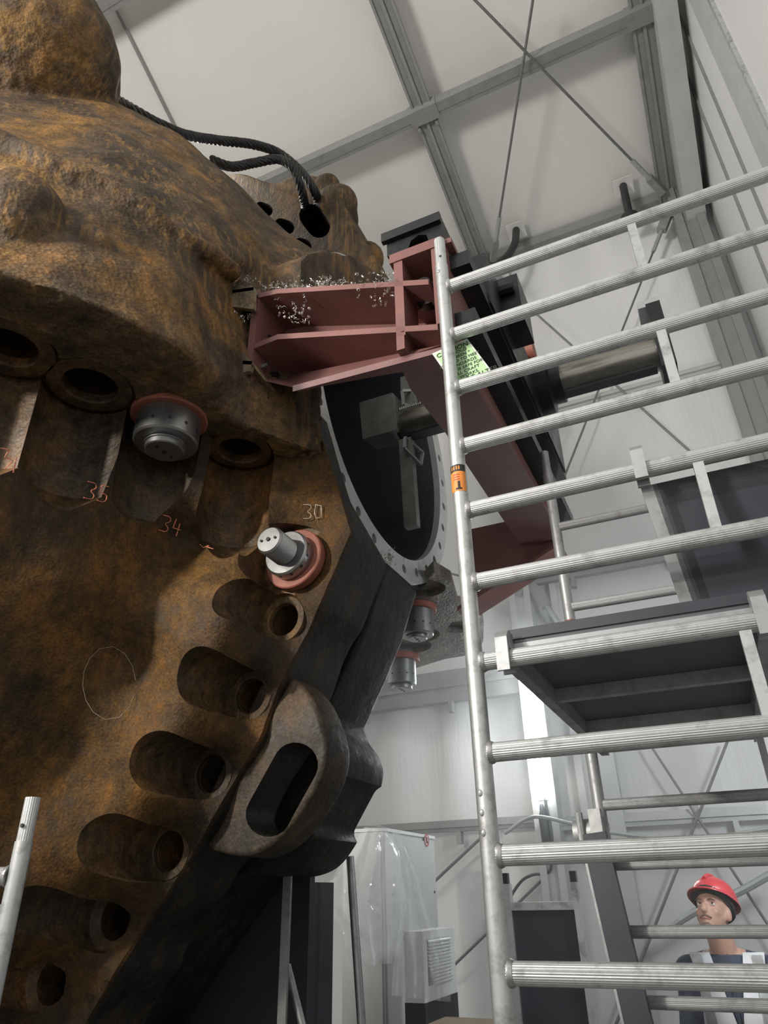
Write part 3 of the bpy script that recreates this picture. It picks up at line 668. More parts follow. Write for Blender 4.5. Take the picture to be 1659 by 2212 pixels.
wire_rope([pY(*q, Y) for q, Y in (((455, 345), .75), ((500, 360), .85), ((550, 352), 1.0), ((600, 344), 1.12), ((632, 362), 1.2), ((648, 400), 1.3), ((658, 440), 1.5), ((660, 465), 1.8))], 'lower thick black wire rope looping into the rope eye')
# ================================================================== RED MACHINE MOUNT
YB = -.2
MT = thing('machine_mount', (-.1, .6, 3.4), 'red oxide painted steel mount spanning the face ring', 'machine mount')
MIR = 1.4
def both(name, mb, mat, ang=35):
    obj(name, mb, mat, MT, ang)
def shelf(px, th, dep, Y=YB):
    pts = [pY(*q, Y) for q in px]; return MB().prism(pts + [p - ZA * th for p in pts[::-1]], YA * dep)
both('top_plate', shelf([(556, 634), (600, 624), (925, 603)], .026, .23), 'oxide')
both('middle_plate', shelf([(550, 742), (600, 722), (945, 700)], .026, .23), 'oxide')
el = pY(553, 700, YB).x
zt, zb_ = pY(560, 632, YB).z, pY(546, 792, YB).z
both('end_plate', MB().abox(el - .03, el, YB, YB + .30, zb_ - .08, zt + .02), 'oxide')
zl, zr = pY(552, 742, YB).z - .02, pY(945, 700, YB).z - .02
both('web_plate', MB().prism([V((el, YB + .21, zl)), V((.03, YB + .21, zr)), V((.03, YB + .21, 3.86)), V((el, YB + .21, zt))], YA * .02), 'oxide')
A4 = [V((el, YB + .20, zl)), V((.03, YB + .20, zr)), V((.03, YB + .035, 3.435)), V((-.52, YB + .035, 3.435))]
both('lower_web', MB().hexa(A4 + [p + V((0, .018, .006)) for p in A4]), 'oxide')
A5 = [V((el, YB + .20, zl)), V((-.52, YB + .035, 3.435)), V((el, YB + .06, zb_ - .02))]
both('corner_gusset', MB().prism(A5, V((0, .015, .006))), 'oxide')
bp = [pZ(*q, 3.41) for q in ((632, 846), (870, 803), (892, 830), (985, 985))]
fr_, br_ = pZ(945, 765, 3.41), V((.06, .7, 3.41))
poly = [bp[0], bp[1], V((-.15, -.02, 3.41)), V((-.13, .3, 3.41)), V((-.13, 1.45, 3.41)), V((.09, 1.45, 3.41)), V((.07, fr_.y, 3.41))]
both('bottom_plate', MB().prism(poly, ZA * .028), 'oxide_gloss')
for x0, x1, nm in ((-.125, -.09, 'stiffener'), (.025, .06, 'stiffener')):
    both(nm, MB().abox(x0, x1, YB, YB + .14, 3.5, 3.9), 'oxide')
both('stiffener', MB().abox(-.125, -.095, YB, YB + .2, 3.44, 3.52), 'oxide')
both('head_plate', MB().abox(-.14, .07, YB - .005, YB + .22, 3.87, 3.915), 'oxide')
obj('far_arm_web', MB().prism([V((-.5, 1.5, 3.12)), V((.08, 1.5, 3.38)), V((.08, 1.5, 3.6)), V((-.5, 1.5, 3.6))], YA * .025), 'oxide', MT)
obj('far_arm_flange', MB().prism([V((-.5, 1.42, 3.12)), V((.08, 1.42, 3.38)), V((.08, 1.42, 3.36)), V((-.5, 1.42, 3.10))], YA * .2), 'oxide', MT)
obj('beam_web', MB().abox(-.10, -.08, .02, 1.38, 3.43, 3.87), 'oxide', MT)
obj('beam_web', MB().abox(.05, .075, YB + .02, 1.58, 3.43, 3.90), 'oxide', MT)
obj('beam_flange', MB().abox(-.02, .10, YB + .02, 1.58, 3.895, 3.92), 'oxide', MT)
obj('beam_rail', MB().abox(.075, .15, YB + .06, 1.56, 3.80, 3.87), 'blacksteel', MT)
obj('beam_rail', MB().abox(.075, .15, YB + .06, 1.56, 3.52, 3.58), 'blacksteel', MT)
both('head_bolt', MB().lathe((-.03, YB + .10, 3.76), -YA, [(-.03, .055), (.01, .055), (.015, .03), (.06, .03), (.065, .0)], 20), 'blacksteel')
wb = MB()
for q0, q1 in (((640, 838), (940, 756)), ):
    P = [pZ(*q, 3.44) + V((0, .012, 0)) for q in polyline([q0, q1], 60)]; wb.path(P, [.007 + .004 * random.random() for _ in P], 6)
obj('weld_seam', wb, 'oxide', MT)
for q, mt_ in (((566, 792), 'steel'), ((611, 830), 'yellow'), ((587, 812), 'blacksteel')):
    c = V((el, 0, 0)); p = pX(q[0], q[1], el); obj('mount_bolt', MB().lathe(p, XA, [(0, .016), (.012, .016), (.012, .011), (.03, .011)], 6 if mt_ != 'yellow' else 16), mt_, MT)
# clamp block on the mount head
t = thing('clamp_block', (-.04, YB + .1, 3.915), 'black steel clamp block with oval hole on top of the red mount', 'clamp')
P = [(-.15, 3.917), (-.065, 3.917), (-.05, 3.955), (-.02, 3.97), (.012, 3.955), (.02, 3.917), (.065, 3.917), (.075, 4.02), (-.15, 4.02)]
obj('block', MB().prism([V((x, YB + .0, z)) for x, z in P], YA * .16), 'blacksteel', t)
obj('lip', MB().abox(-.165, .075, YB - .02, YB + .0, 3.985, 4.03), 'blacksteel', t)
# angle clips between casting and mount
for pts, lab in ((((492, 628), (520, 600), (548, 620), (548, 668), (482, 660)), 'dark welded angle clip at the upper corner of the red mount'), (((470, 775), (525, 762), (545, 780), (540, 800), (472, 822)), 'dark welded angle clip at the lower corner of the red mount')):
    t = thing('angle_clip', pY(*pts[0], -.25), lab, 'clip', 'clips fixing the red mount to the casting')
    P = [pY(*q, -.24) for q in pts]
    obj('plate', MB().prism(P, V((0, .02, 0))), 'pad', t); obj('rib', MB().prism([P[0], P[2], P[2] + V((0, .16, -.02)), P[0] + V((0, .2, -.02))], V((0, .0, -.018))), 'pad', t)
    obj('weld_bead', MB().path([P[0] + V((0, .03, 0)), P[4] + V((0, .02, 0)), P[4] + V((.02, .1, -.03)), P[3] + V((0, .14, -.04))], .012, 7), 'blacksteel', t)
# ================================================================== BORING MACHINE
BR = thing('boring_machine', (.3, 1.0, 3.9), 'long dark boring bar with feed screw running through the red mount', 'machine')
by_, bz = 1.0, 4.05
obj('bar', MB().lathe((-.62, by_, bz), XA, [(0, .075), (.004, .085), (1.30, .085), (1.36, .085)], 48), 'chrome_bar', BR)
obj('slotted_rail', MB().abox(-.6, .72, by_ - .03, by_ + .03, bz - .093, bz - .075), 'blacksteel', BR)
fs = []; k = 0.0
while k < 1.28: fs += [(k, .009), (k + .006, .013)]; k += .012
obj('feed_screw', MB().lathe((-.6, by_ - .04, bz + .085), XA, fs, 10), 'steel', BR, 20)
obj('bearing_housing', MB().lathe((.08, by_, bz), XA, [(0, .20), (.05, .20), (.06, .15), (.14, .15), (.15, .11), (.2, .11)], 40), 'blacksteel', BR)
obj('bearing_cap', MB().lathe((.11, by_ - .09, bz + .17), XA, [(0, .06), (.07, .06)], 24), 'oxide_washer', BR)
obj('slide_plate', MB().abox(.10, .16, .1, 1.5, 3.82, 4.10), 'blacksteel', BR)
for yy in (.3, .55): obj('slide_bolt', MB().tube((.16, yy, 4.07), (.22, yy, 4.07), .025, 8), 'blacksteel', BR)
obj('drive_box', MB().abox(.14, .24, .32, .52, 3.92, 4.16), 'blacksteel', BR)
obj('end_plate', MB().abox(.735, .80, by_ - .14, by_ + .14, bz - .18, bz + .20), 'blacksteel', BR)
obj('end_bracket', MB().abox(.70, .80, by_ - .11, by_ + .05, bz + .21, bz + .25), 'galv', BR)
obj('tool_head', MB().box((-.70, by_ - .02, bz + .05), (.10, 0, 0), (0, .09, .02), (0, -.02, .11)), 'tool', BR)
obj('tool_clamp', MB().bar((-.56, by_ + .02, bz + .1), (-.56, by_ + .02, bz + .34), .05, .08, XA), 'tool', BR)
for s in (-1, 1):
    tc = MB()
    c = V((-.57, by_ - .06, bz + s * .19)); tc.bar(c, c + V((.05, .1, s * .06)), .015, .015); tc.bar(c + V((.05, .1, s * .06)), c + V((.05, .14, -s * .04)), .015, .015); tc.bar(c + V((.05, .14, -s * .04)), c + V((0, .02, -s * .08)), .015, .015); tc.bar(c, c + V((0, .02, -s * .08)), .015, .015); obj('tool_link', tc, 'galv', BR)

obj('cutting_arm', MB().bar((-.58, by_, bz - .1), (-.58, by_ + .03, bz - .62), .05, .07, XA), 'tool', BR)
obj('coil', MB().path([V((-.5 + .03 * math.sin(a * .2), by_ - .05 + .05 * math.cos(a), bz + .15 + .05 * math.sin(a))) for a in np.linspace(0, 13, 60)], .006, 6), 'galv', BR)
# ================================================================== SWARF
def curls(name, spots, n, label, sz=(.004, .012), spread=.03):
    mb = MB()
    for _ in range(n):
        a, b2 = random.choice(spots); p = V(a).lerp(V(b2), random.random()) + V([random.gauss(0, spread) * s for s in (1, .6, .45)])
        ax = V([random.gauss(0, 1) for _ in range(3)]).normalized(); u, w2 = frame_of(ax); r = random.uniform(*sz) * .5; turns = random.uniform(1, 3.5); L = random.uniform(.006, .03)
        pts = [p + ax * L * k / 12 + (u * math.cos(2 * math.pi * turns * k / 12) + w2 * math.sin(2 * math.pi * turns * k / 12)) * r for k in range(13)]
        mb.path(pts, .0008, 3)
    return tag(obj(name, mb, 'swarf', None, 40, False), label, 'shavings', kind='stuff')
tp = lambda x, y, Y=YB: pY(x, y, Y)
curls('metal_shavings', [(tp(565, 628, -.15), tp(720, 612, -.1)), (tp(600, 625, -.1), tp(850, 600, -.05))], 170, 'bright curled metal shavings lying along the red top plate')
curls('metal_shavings', [(tp(610, 640, YB - .01), tp(650, 690, YB - .01)), (tp(810, 610, YB), tp(830, 640, YB))], 60, 'few bright shavings hanging below the red top plate edge', spread=.04)
curls('metal_shavings', [(pX(835, 1190, -.56), pX(825, 1235, -.56)), (pX(838, 1200, -.55), pX(842, 1225, -.55))], 60, 'bright shavings caught at the bottom of the face ring', spread=.02)
curls('metal_shavings', [(V((-.05, YB + .08, 4.03)), V((.06, YB + .1, 4.04)))], 14, 'small shavings sprouting from the black clamp block', spread=.015)
curls('metal_shavings', [(pY(500, 615, -.24), pY(545, 605, -.22)), (pY(480, 655, -.24), pY(540, 690, -.2)), (pY(470, 785, -.24), pY(540, 830, -.1))], 60, 'shavings clinging around the angle clips', spread=.015)
# ================================================================== SCAFFOLD TOWER
FX, FY, BX, BY, TR = .0925, -.306, .168, .786, .0214      # front frame stile, back frame line, tube radius
RZ = [1.6463 + .21 * k for k in range(10)]
FW = FX + 1.193
flute = lambda i: 1.0 if i % 2 else .962
def stile(p, q, r=TR): return MB().tube(p, q, r, 28)
def rung(p, q, r=TR): return MB().tube(p, q, r, 56, None, flute)
def weld(c, d, r=TR):
    d = V(d).normalized(); return MB().lathe(c, d, [(r - .003, r + .004), (r + .002, r + .004), (r + .008, r + .0012), (r + .008, r - .004), (r - .003, r - .004)], 24, True)
SF = thing('ladder_frame', (FX, FY, 0), 'nearest aluminium scaffold ladder frame with ten ribbed rungs in view', 'scaffold')
for x in (FX, FW):
    st = obj('stile', stile((x, FY, 1.55), (x, FY, 3.64)), 'alu', SF)
    obj('spigot', MB().tube((x, FY, 3.62), (x, FY, 3.765), .0187, 44, None, flute), 'alu', SF, 8)
    obj('stile', stile((x, FY, .02), (x, FY, 1.79), .0221), 'alu', SF)
    for z in (1.90, 1.94, 1.98, 3.60): obj('dimple', MB().ball((x - .005, FY - .0198, z), XA * .006, YA * .004, ZA * .008, 10, 8), 'galv', SF)
    obj('lock_hole', MB().tube((x + .004, FY - .0190, 3.67), (x + .004, FY - .017, 3.67), .0045, 10), 'rubber', SF)
for z in RZ + [1.436, 1.226, 1.016, .806, .596, .386]:
    o = obj('rung', rung((FX + .016, FY, z), (FW - .016, FY, z)), 'alu', SF, 8)
    obj('weld_collar', weld((FX, FY, z), XA), 'weld', SF, 60)
for k in (8, 6, 4, 2): obj('strut', MB().bar((.689, FY, RZ[k] + .017), (.689, FY, RZ[k + 1] - .017), .024, .024, YA), 'alu', SF)
# orange sticker on the stile
stz0, stz1 = pY(985, 1062, FY - .02).z, pY(985, 1004, FY - .02).z
def wrap(z0, z1, a0, a1, r): return MB().grid([[V((FX + r * math.cos(a0 + (a1 - a0) * i / 16), FY + r * math.sin(a0 + (a1 - a0) * i / 16), z)) for i in range(17)] for z in (z0, z1)])
hs = stz1 - stz0
st = obj('sticker', wrap(stz0, stz1 - hs * .26, -3.0, -.3, .0221), 'orange', SF, 60, False)
obj('sticker_band', wrap(stz1 - hs * .26, stz1, -3.0, -.3, .0221), 'ink', st, 60, False)
for k, a in enumerate((-2.3, -1.95, -1.6, -1.3)): obj('sticker_mark', wrap(stz1 - hs * .2, stz1 - hs * .06, a, a + .18, .0225), 'orange', st, 60, False)
obj('sticker_figure', wrap(stz0 + hs * .05, stz0 + hs * .36, -1.5, -1.2, .0225), 'ink', st, 60, False)
obj('sticker_figure', wrap(stz0 + hs * .05, stz0 + hs * .12, -1.8, -1.0, .0225), 'ink', st, 60, False)
for k in range(3): obj('sticker_line', wrap(stz0 + hs * (.42 + .09 * k), stz0 + hs * (.45 + .09 * k), -2.1, -1.2, .0225), 'redprint', st, 60, False)
# back frame
SB = thing('ladder_frame', (BX, BY, 0), 'farther scaffold ladder frame behind the decks', 'scaffold')
BWX = BX + 1.193
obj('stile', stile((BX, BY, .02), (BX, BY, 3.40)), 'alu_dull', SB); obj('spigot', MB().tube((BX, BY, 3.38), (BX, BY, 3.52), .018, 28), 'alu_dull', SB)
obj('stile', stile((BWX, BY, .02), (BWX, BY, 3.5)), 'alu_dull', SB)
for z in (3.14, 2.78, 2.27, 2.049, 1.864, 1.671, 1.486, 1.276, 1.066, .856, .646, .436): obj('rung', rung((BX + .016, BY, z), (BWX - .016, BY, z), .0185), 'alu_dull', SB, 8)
obj('sticker', MB().lathe((BX, BY, 2.70), ZA, [(-.025, .0220), (.025, .0220)], 20), 'oxide_washer', SB)
obj('strut', MB().bar((.72, BY, 2.065), (.72, BY, 2.255), .022, .022, YA), 'alu_dull', SB)
# deck
def hook(par, x, y, z, s=1):
    mb = MB(); prof = [(-.014, .064), (.008, .070), (.026, .06), (.032, .0), (.032, -.03), (.023, -.03), (.023, 0.0), (.016, .022), (-.016, .022), (-.023, .0), (-.023, -.035), (-.032, -.035), (-.032, .045)]
    mb.prism([V((x - .015, y + a * s, z + b2)) for a, b2 in prof], XA * .030); obj('hook_claw', mb, 'galv', par)
def deck(x0, x1, z, label, y0=-.306, y1=1.206):
    t = thing('scaffold_deck', ((x0 + x1) / 2, .45, z), label, 'scaffold deck')
    obj('panel', MB().abox(x0 + .02, x1 - .02, y0 + .04, y1 - .04, z + .018, z + .03), 'deckwood', t)
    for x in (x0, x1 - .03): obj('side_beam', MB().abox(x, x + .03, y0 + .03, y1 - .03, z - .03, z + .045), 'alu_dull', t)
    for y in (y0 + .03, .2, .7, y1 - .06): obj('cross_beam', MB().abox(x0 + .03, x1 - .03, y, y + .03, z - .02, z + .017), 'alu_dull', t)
    for x in (x0 + .02, x1 - .02): hook(t, x, y0, z - .026)
    obj('front_trim', MB().abox(x0, x1, y0 + .035, y0 + .05, z + .03, z + .055), 'ply', t)
    return t
deck(.151, .748, RZ[3] + .026, 'scaffold deck with dark underside hooked on the rungs above the lamp')
# framed hatch platform leaning upright behind the rungs
HT = thing('hatch_platform', (.8, .3, RZ[3] + .06), 'black plywood hatch platform standing upright behind the upper rungs', 'scaffold deck')
a0 = V((.55, FY + .045, RZ[5] - .02)); zb2 = RZ[3] + .075; b0 = pZ(1456, 1335, zb2); lean = b0 - a0; lean.x = 0.03
wv = V((.56, 0, 0)); nrm = wv.normalized().cross(lean.normalized())
def slab(p, a, b2, th): return MB().hexa([p, p + a, p + a + b2, p + b2, p + nrm * th, p + a + nrm * th, p + a + b2 + nrm * th, p + b2 + nrm * th])
L1 = lean.normalized()
obj('panel', slab(a0 + wv * .05, wv * .9, lean, .012), 'ply', HT)
for s in (0, .93): obj('side_beam', slab(a0 + wv * s, wv * .07, lean, .05), 'alu_dull', HT)
obj('inner_angle', slab(a0 + wv * .085, wv * .035, lean, .03), 'deckwood', HT)
obj('head_beam', slab(a0 + wv * .07, wv * .86, L1 * .06, .05), 'alu_dull', HT)
hook(HT, a0.x + .01, FY, RZ[5]); hook(HT, a0.x + .55, FY, RZ[5])
# leaning outrigger board and coupler
t = thing('outrigger_post', (0.3, .7, 0), 'dark flat outrigger post leaning beside the framed board', 'post')
P0, P1 = pY(1283, 1800, .70), pY(1392, 2260, .70); d = (P1 - P0).normalized(); P2 = P0 + d * (P0.z / -d.z)
obj('post', MB().bar(P0, P2 + ZA * .02, .04, .078, YA.cross(d)), 'ply', t)
obj('edge_strip', MB().bar(P0 + V((-.044, .0, 0)), P2 + V((-.044, 0, .02)), .04, .008, YA.cross(d)), 'alu_dull', t)
t = thing('tube_coupler', V(pY(1272, 1790, .72)), 'steel tube coupler gripping the rung above the outrigger post', 'coupler')
c = pY(1262, 1800, .74); obj('jaw', MB().lathe(c - XA * .03, XA, [(0, .045), (.06, .045), (.06, .028), (0, .028)], 20, True), 'galv', t); obj('bolt', MB().tube(c + V((0, -.05, .06)), c + V((0, -.05, -.08)), .012, 8), 'galv', t); obj('plate', MB().box(c + V((.05, -.03, 0)), (.02, 0, 0), (0, .02, 0), (0, 0, .07)), 'galv', t)
# left frame
pl = at(14, 2000, 1.66); xl, yl = pl.x, pl.y
SL_ = thing('ladder_frame', (xl, yl, 0), 'scaffold frame post with ribbed spigot at lower left', 'scaffold')
zt_, zs = at(59, 1726, 1.80).z, at(45, 1815, 1.80).z
_t = pY(60, 1724, yl); _s = pY(50, 1818, yl)
obj('stile', stile((xl, yl, .02), (xl, yl, _s.z)), 'alu', SL_); obj('spigot', MB().tube((xl, yl, _s.z - .02), (xl, yl, _t.z), .0187, 44, None, flute), 'alu', SL_, 8)
rz_ = pY(20, 1893, yl).z
dl = (V((-.9, -.25, 0))).normalized()
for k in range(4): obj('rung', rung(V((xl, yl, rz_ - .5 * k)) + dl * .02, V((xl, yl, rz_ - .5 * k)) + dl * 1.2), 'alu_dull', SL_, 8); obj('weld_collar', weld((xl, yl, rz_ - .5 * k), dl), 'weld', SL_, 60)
obj('seam_strip', MB().abox(xl - .03, xl - .02, yl - .012, yl, .5, rz_ - .06), 'alu_dull', SL_)
obj('stile', stile(V((xl, yl, .02)) + dl * 1.2, V((xl, yl, _s.z)) + dl * 1.2), 'alu', SL_)
obj('lock_hole', MB().tube((xl + .006, yl - .0225, _s.z + .035), (xl + .006, yl - .019, _s.z + .035), .005, 10), 'rubber', SL_)
# green tag behind the stile
T0, T1, T2 = pY(940, 766, -.27), pY(1008, 737, -.27), pY(1060, 806, -.27)
T3 = T0 + (T2 - T1)
ux = (T1 - T0); uy = (T3 - T0); nt_ = ux.cross(uy).normalized()
if nt_.y > 0: nt_ = -nt_
TG = thing('scaffold_tag', T0, 'green caution card in clear sleeve tied behind the scaffold stile', 'sign')
def card(p, a, b2, th): return MB().hexa([p, p + a, p + a + b2, p + b2, p - nt_ * th, p + a - nt_ * th, p + a + b2 - nt_ * th, p + b2 - nt_ * th])
obj('sleeve', card(T0 - ux * .06 - uy * .06, ux * 1.12, uy * 1.22, .002), 'sleeve', TG); obj('card', card(T0 + nt_ * .0012, ux, uy, .001), 'green', TG)
lines = [('CAUTION', .115), ('SCAFFOLD', .08), ('HAS BEEN *', .08), ('ERECTED TO MEET', .075), ('STANDARDS', .08), ('AND IS SAFE FOR', .075), ('ALL CRAFT', .08), ('WORKS.', .08), ('DO NOT ALTER', .11)]
exn = ux.normalized(); eyn = exn.cross(nt_).normalized(); eyn = eyn if eyn.dot(uy) < 0 else -eyn
exn2 = eyn.cross(nt_); mt4 = Matrix((exn, eyn, exn.cross(eyn))).transposed().to_4x4()
for k, (tx, sz) in enumerate(lines):
    me = text_mesh(tx, sz * uy.length * 1.25); mm = mt4.copy(); mm.translation = T0 + ux * .5 + uy * (.08 + .106 * k) + nt_ * .0026; me.transform(mm); link('lettering', me, 'ink', TG)
# ================================================================== STANDS UNDER THE CASTING
t = thing('support_stand', (-1.1, .75, 0), 'steel support stand under the casting, shade put into its dark colour', 'stand')
A = pY(640, 1890, .9); B = pY(775, 1890, .9); 
obj('side_plate', MB().abox(-2.6, B.x - .20, .86, .9, .02, B.z + .08), 'dark_stand', t); obj('body', MB().abox(-2.6, B.x - .22, .9, 1.1, .02, B.z - .02), 'dark_stand', t)
obj('foot', MB().abox(-2.7, B.x + .05, .8, 1.55, 0, .02), 'dark_stand', t)
def post(name, q0, q1, Y, r, mat, label, flat=False):
    p = pY(*q0, Y); q = pY(*q1, Y); d = (q - p).normalized(); q = p + d * ((p.z - .005) / -d.z)
    mb = MB().bar(p, q, r * 2, .012, XA.cross(d)) if flat else MB().tube(p, q, r, 20)
    return tag(obj(name, mb, mat), label, 'post')
p = pY(622, 1888, .66); q = pY(609, 2212, .66)
q.x = p.x - (p.x - q.x)
mb = MB().bar(p, p + (q - p) * (p.z / (p.z - q.z)) * .995, .012, .034, XA); tag(obj('flat_support_bar', mb, 'polesteel'), 'flat grey steel bar standing below the casting', 'post')
post('support_pole', (756, 1850), (781, 2212), 1.0, .017, 'polesteel', 'thin round grey pole standing before the plastic sheet')
post('brace_tube', (620, 2085), (652, 2212), .72, .014, 'polesteel', 'short slanting grey tube beside the flat steel bar')
# ================================================================== CABINET, VENTED UNIT, SHEET
CY2 = 2.6
l, r = pY(742, 1795, CY2), pY(826, 1795, CY2)
cb = back_y(r.x, r.z, 936, CY2)
CB = thing('control_cabinet', ((l.x + r.x) / 2, CY2 + .3, 0), 'pale grey control cabinet with red prohibition sign', 'cabinet')
obj('body', MB().abox(l.x, r.x, CY2, cb, 0, r.z), 'offwhite', CB); obj('top_cover', MB().abox(l.x - .01, r.x + .01, CY2 - .01, cb + .01, r.z, r.z + .02), 'white', CB)
obj('door', MB().abox(l.x + .01, r.x - .01, CY2 - .015, CY2, .1, r.z - .02), 'offwhite', CB)
obj('side_panel', MB().abox(r.x, r.x + .012, CY2 + .02, cb - .02, .1, r.z - .025), 'offwhite', CB)
obj('screw', MB().tube((r.x + .012, cb - .06, r.z - .35), (r.x + .016, cb - .06, r.z - .35), .008, 8), 'blacksteel', CB)
sc_ = pX(921, 1815, r.x + .013); rr = .042
sg = obj('sign', MB().lathe(sc_, XA, [(0, rr), (.002, rr)], 28), 'white', CB); sg['label'] = 'round red prohibition sign with black hand'
obj('sign_ring', MB().lathe(sc_, XA, [(.002, rr), (.004, rr), (.004, rr * .8), (.002, rr * .8)], 28, True), 'redprint', sg)
sx0, sx1 = sc_.x + .002, sc_.x + .0045
mb = MB().abox(sx0, sx1, sc_.y - rr * .25, sc_.y + rr * .25, sc_.z - rr * .45, sc_.z + rr * .05)
for k in range(4): mb.abox(sx0, sx1, sc_.y - rr * .25 + k * rr * .135, sc_.y - rr * .15 + k * rr * .135, sc_.z + rr * .02, sc_.z + rr * (.42 + .08 * (k in (1, 2))))
obj('sign_hand', mb, 'ink', sg); obj('sign_bar', MB().box(sc_ + XA * .0052, V((0, -1, 1)).normalized() * rr * .85, (.001, 0, 0), V((0, 1, 1)).normalized() * rr * .08), 'redprint', sg)
CU = 2.15
l2, r2 = pY(872, 2012, CU), pY(912, 2012, CU)
ub = back_y(r2.x, r2.z, 979, CU)
AC = thing('vented_unit', (r2.x - .1, CU + .15, 0), 'white vented cooling unit with louvres in front of the cabinet', 'cooler')
obj('body', MB().abox(l2.x, r2.x, CU, ub, .0, r2.z), 'white', AC); zmid = pX(945, 2158, r2.x).z
obj('base_band', MB().abox(l2.x - .003, r2.x + .003, CU - .004, ub + .003, 0, zmid), 'dark_stand', AC)
g0, g1 = pX(922, 2030, r2.x), pX(974, 2115, r2.x)
obj('grille_recess', MB().abox(r2.x - .02, r2.x + .003, g0.y, g1.y, g1.z, g0.z), 'rubber', AC)
for k in range(13):
    z = g1.z + (g0.z - g1.z) * (k + .5) / 13; y0_ = g0.y + .05 * max(0, 5 - k) / 5
    obj('louvre', MB().box((r2.x + .006, (y0_ + g1.y) / 2, z), (0, (g1.y - y0_) / 2, 0), (.010, 0, -.005), (.0015, 0, .004)), 'white', AC)
# plastic sheet
PS = thing('plastic_sheet', V(pY(830, 2100, 2.0)), 'clear crumpled plastic sheet draped over the cabinet', 'plastic sheet')
def sheet(lft, rgt, Y, n1, n2, seed, hang):
    Lp, Rp = polyline(lft, n1), polyline(rgt, n1); rows = []
    for i in range(n1):
        rw = []
        for j in range(n2):
            u = j / (n2 - 1); q = Lp[i] * (1 - u) + Rp[i] * u; yy = Y + hang * (1 - i / n1)
            k = .07 * math.sin(u * 19 + seed + 2.5 * noise.noise(V((u * 2, i / n1 * 2, seed)))) * (.3 + i / n1) + .06 * noise.ridged_multi_fractal(V((u * 3 + seed, i / n1 * 5, 0)), 1, 2, 3, 1, 2) * .5
            rw.append(pY(q[0], q[1], yy + k))
        rows.append(rw)
    return MB().grid(rows)
obj('drape', sheet([(788, 1786), (745, 1850), (712, 1905), (704, 1950), (735, 2010), (760, 2090)], [(835, 1790), (862, 1840), (872, 1900), (880, 1960), (872, 2010), (850, 2080)], 2.05, 46, 40, 1.0, .45), 'plastic', PS, 20, False)
obj('drape', sheet([(845, 1790), (858, 1850), (868, 1930), (862, 2000), (850, 2080), (845, 2150)], [(862, 1795), (905, 1880), (925, 1960), (958, 2050), (972, 2120), (974, 2165)], 1.98, 40, 30, 4.0, .3), 'plastic', PS, 20, False)
obj('drape', sheet([(790, 1784), (815, 1781)], [(834, 1787), (850, 1792)], 2.6, 6, 12, 2.0, -.1), 'plastic', PS, 20, False)
# framed board
FB = 2.1
c0, c1 = pY(1092, 1938, FB), pY(1252, 1942, FB)
t = thing('framed_board', ((c0.x + c1.x) / 2, FB, 0), 'black board in aluminium frame standing on the floor by the lamp column', 'board')
z1 = c0.z
obj('panel', MB().abox(c0.x + .02, c1.x - .02, FB, FB + .015, .05, z1 - .03), 'ply', t)
for x in (c0.x, c1.x - .03): obj('side_rail', MB().abox(x, x + .03, FB - .02, FB + .03, .02, z1 + .06), 'alu', t)
zz = pY(1170, 1957, FB).z; obj('cross_rail', MB().abox(c0.x + .03, c1.x - .03, FB - .018, FB + .028, zz - .018, zz + .018), 'alu', t)
obj('foot_rail', MB().abox(c0.x + .03, c1.x - .03, FB - .018, FB + .028, .02, .06), 'alu', t)
for x in (c0.x + .005, c1.x - .02): obj('hook_claw', MB().abox(x - .012, x + .018, FB - .015, FB + .025, z1 + .06, z1 + .11), 'blacksteel', t)
# table edge
tb = pY(1030, 2199, 1.3)
t = thing('work_table', (tb.x, 1.15, 0), 'brown wooden work table edge at the bottom of the picture', 'table')
x0, x1 = pY(962, 2199, 1.3).x, pY(1095, 2199, 1.3).x
obj('table_top', MB().abox(x0, x1, 1.0, 1.3, tb.z - .04, tb.z), 'wood', t)
for x in (x0 + .03, x1 - .07):
    for y in (1.03, 1.23): obj('leg', MB().abox(x, x + .04, y, y + .04, 0, tb.z - .04), 'wood', t)
# ================================================================== THE MAN
PX, PY_ = .43, 2.45
hc = at(1543, 1962, 3.5); hc = pY(1540, 1970, PY_)           # head centre
PM = thing('person', (hc.x, PY_, 0), 'man in red helmet, dark jacket and white vest looking up', 'person')
H = hc; fw = V((-.30, -.84, .42)).normalized(); rt = fw.cross(ZA).normalized(); up = rt.cross(fw).normalized()   # rt: his left/right axis
HS = 1.0
def hp(a, b2, c): return H + (rt * a + fw * b2 + up * c) * HS
mb = MB()
mb.ball(hp(0, -.012, .035), rt * 0.0760, fw * 0.0960, up * 0.0950, 24, 16)       # skull
mb.ball(hp(0, .022, -.045), rt * 0.0600, fw * 0.0680, up * 0.0750, 20, 14)       # jaw/face
mb.ball(hp(0, .062, -.098), rt * 0.0280, fw * 0.0260, up * 0.0240)               # chin
mb.ball(hp(0, .092, -.018), rt * 0.0130, fw * 0.0240, up * 0.0280); mb.ball(hp(0, .104, -.034), rt * 0.0170, fw * 0.0160, up * 0.0130)   # nose
mb.ball(hp(0, .076, .026), rt * 0.0520, fw * 0.0180, up * 0.0130)                # brow
mb.ball(hp(0, .080, -.066), rt * 0.0250, fw * 0.0140, up * 0.0120)               # mouth mound
for s in (-1, 1):
    mb.ball(hp(s * .036, .062, -.03), rt * 0.0240, fw * 0.0220, up * 0.0220); mb.ball(hp(s * .077, -.01, -.012), rt * 0.0100, fw * 0.0220, up * 0.0340)
neck = V((hc.x + .02, PY_ + .05, hc.z - .175)); mb.tube(neck - ZA * .06, hp(0, -.02, -.05), .064, 20, .06)
sh = hc.z - .20                                                          # shoulder height
cx, cy = hc.x + .02, PY_ + .05
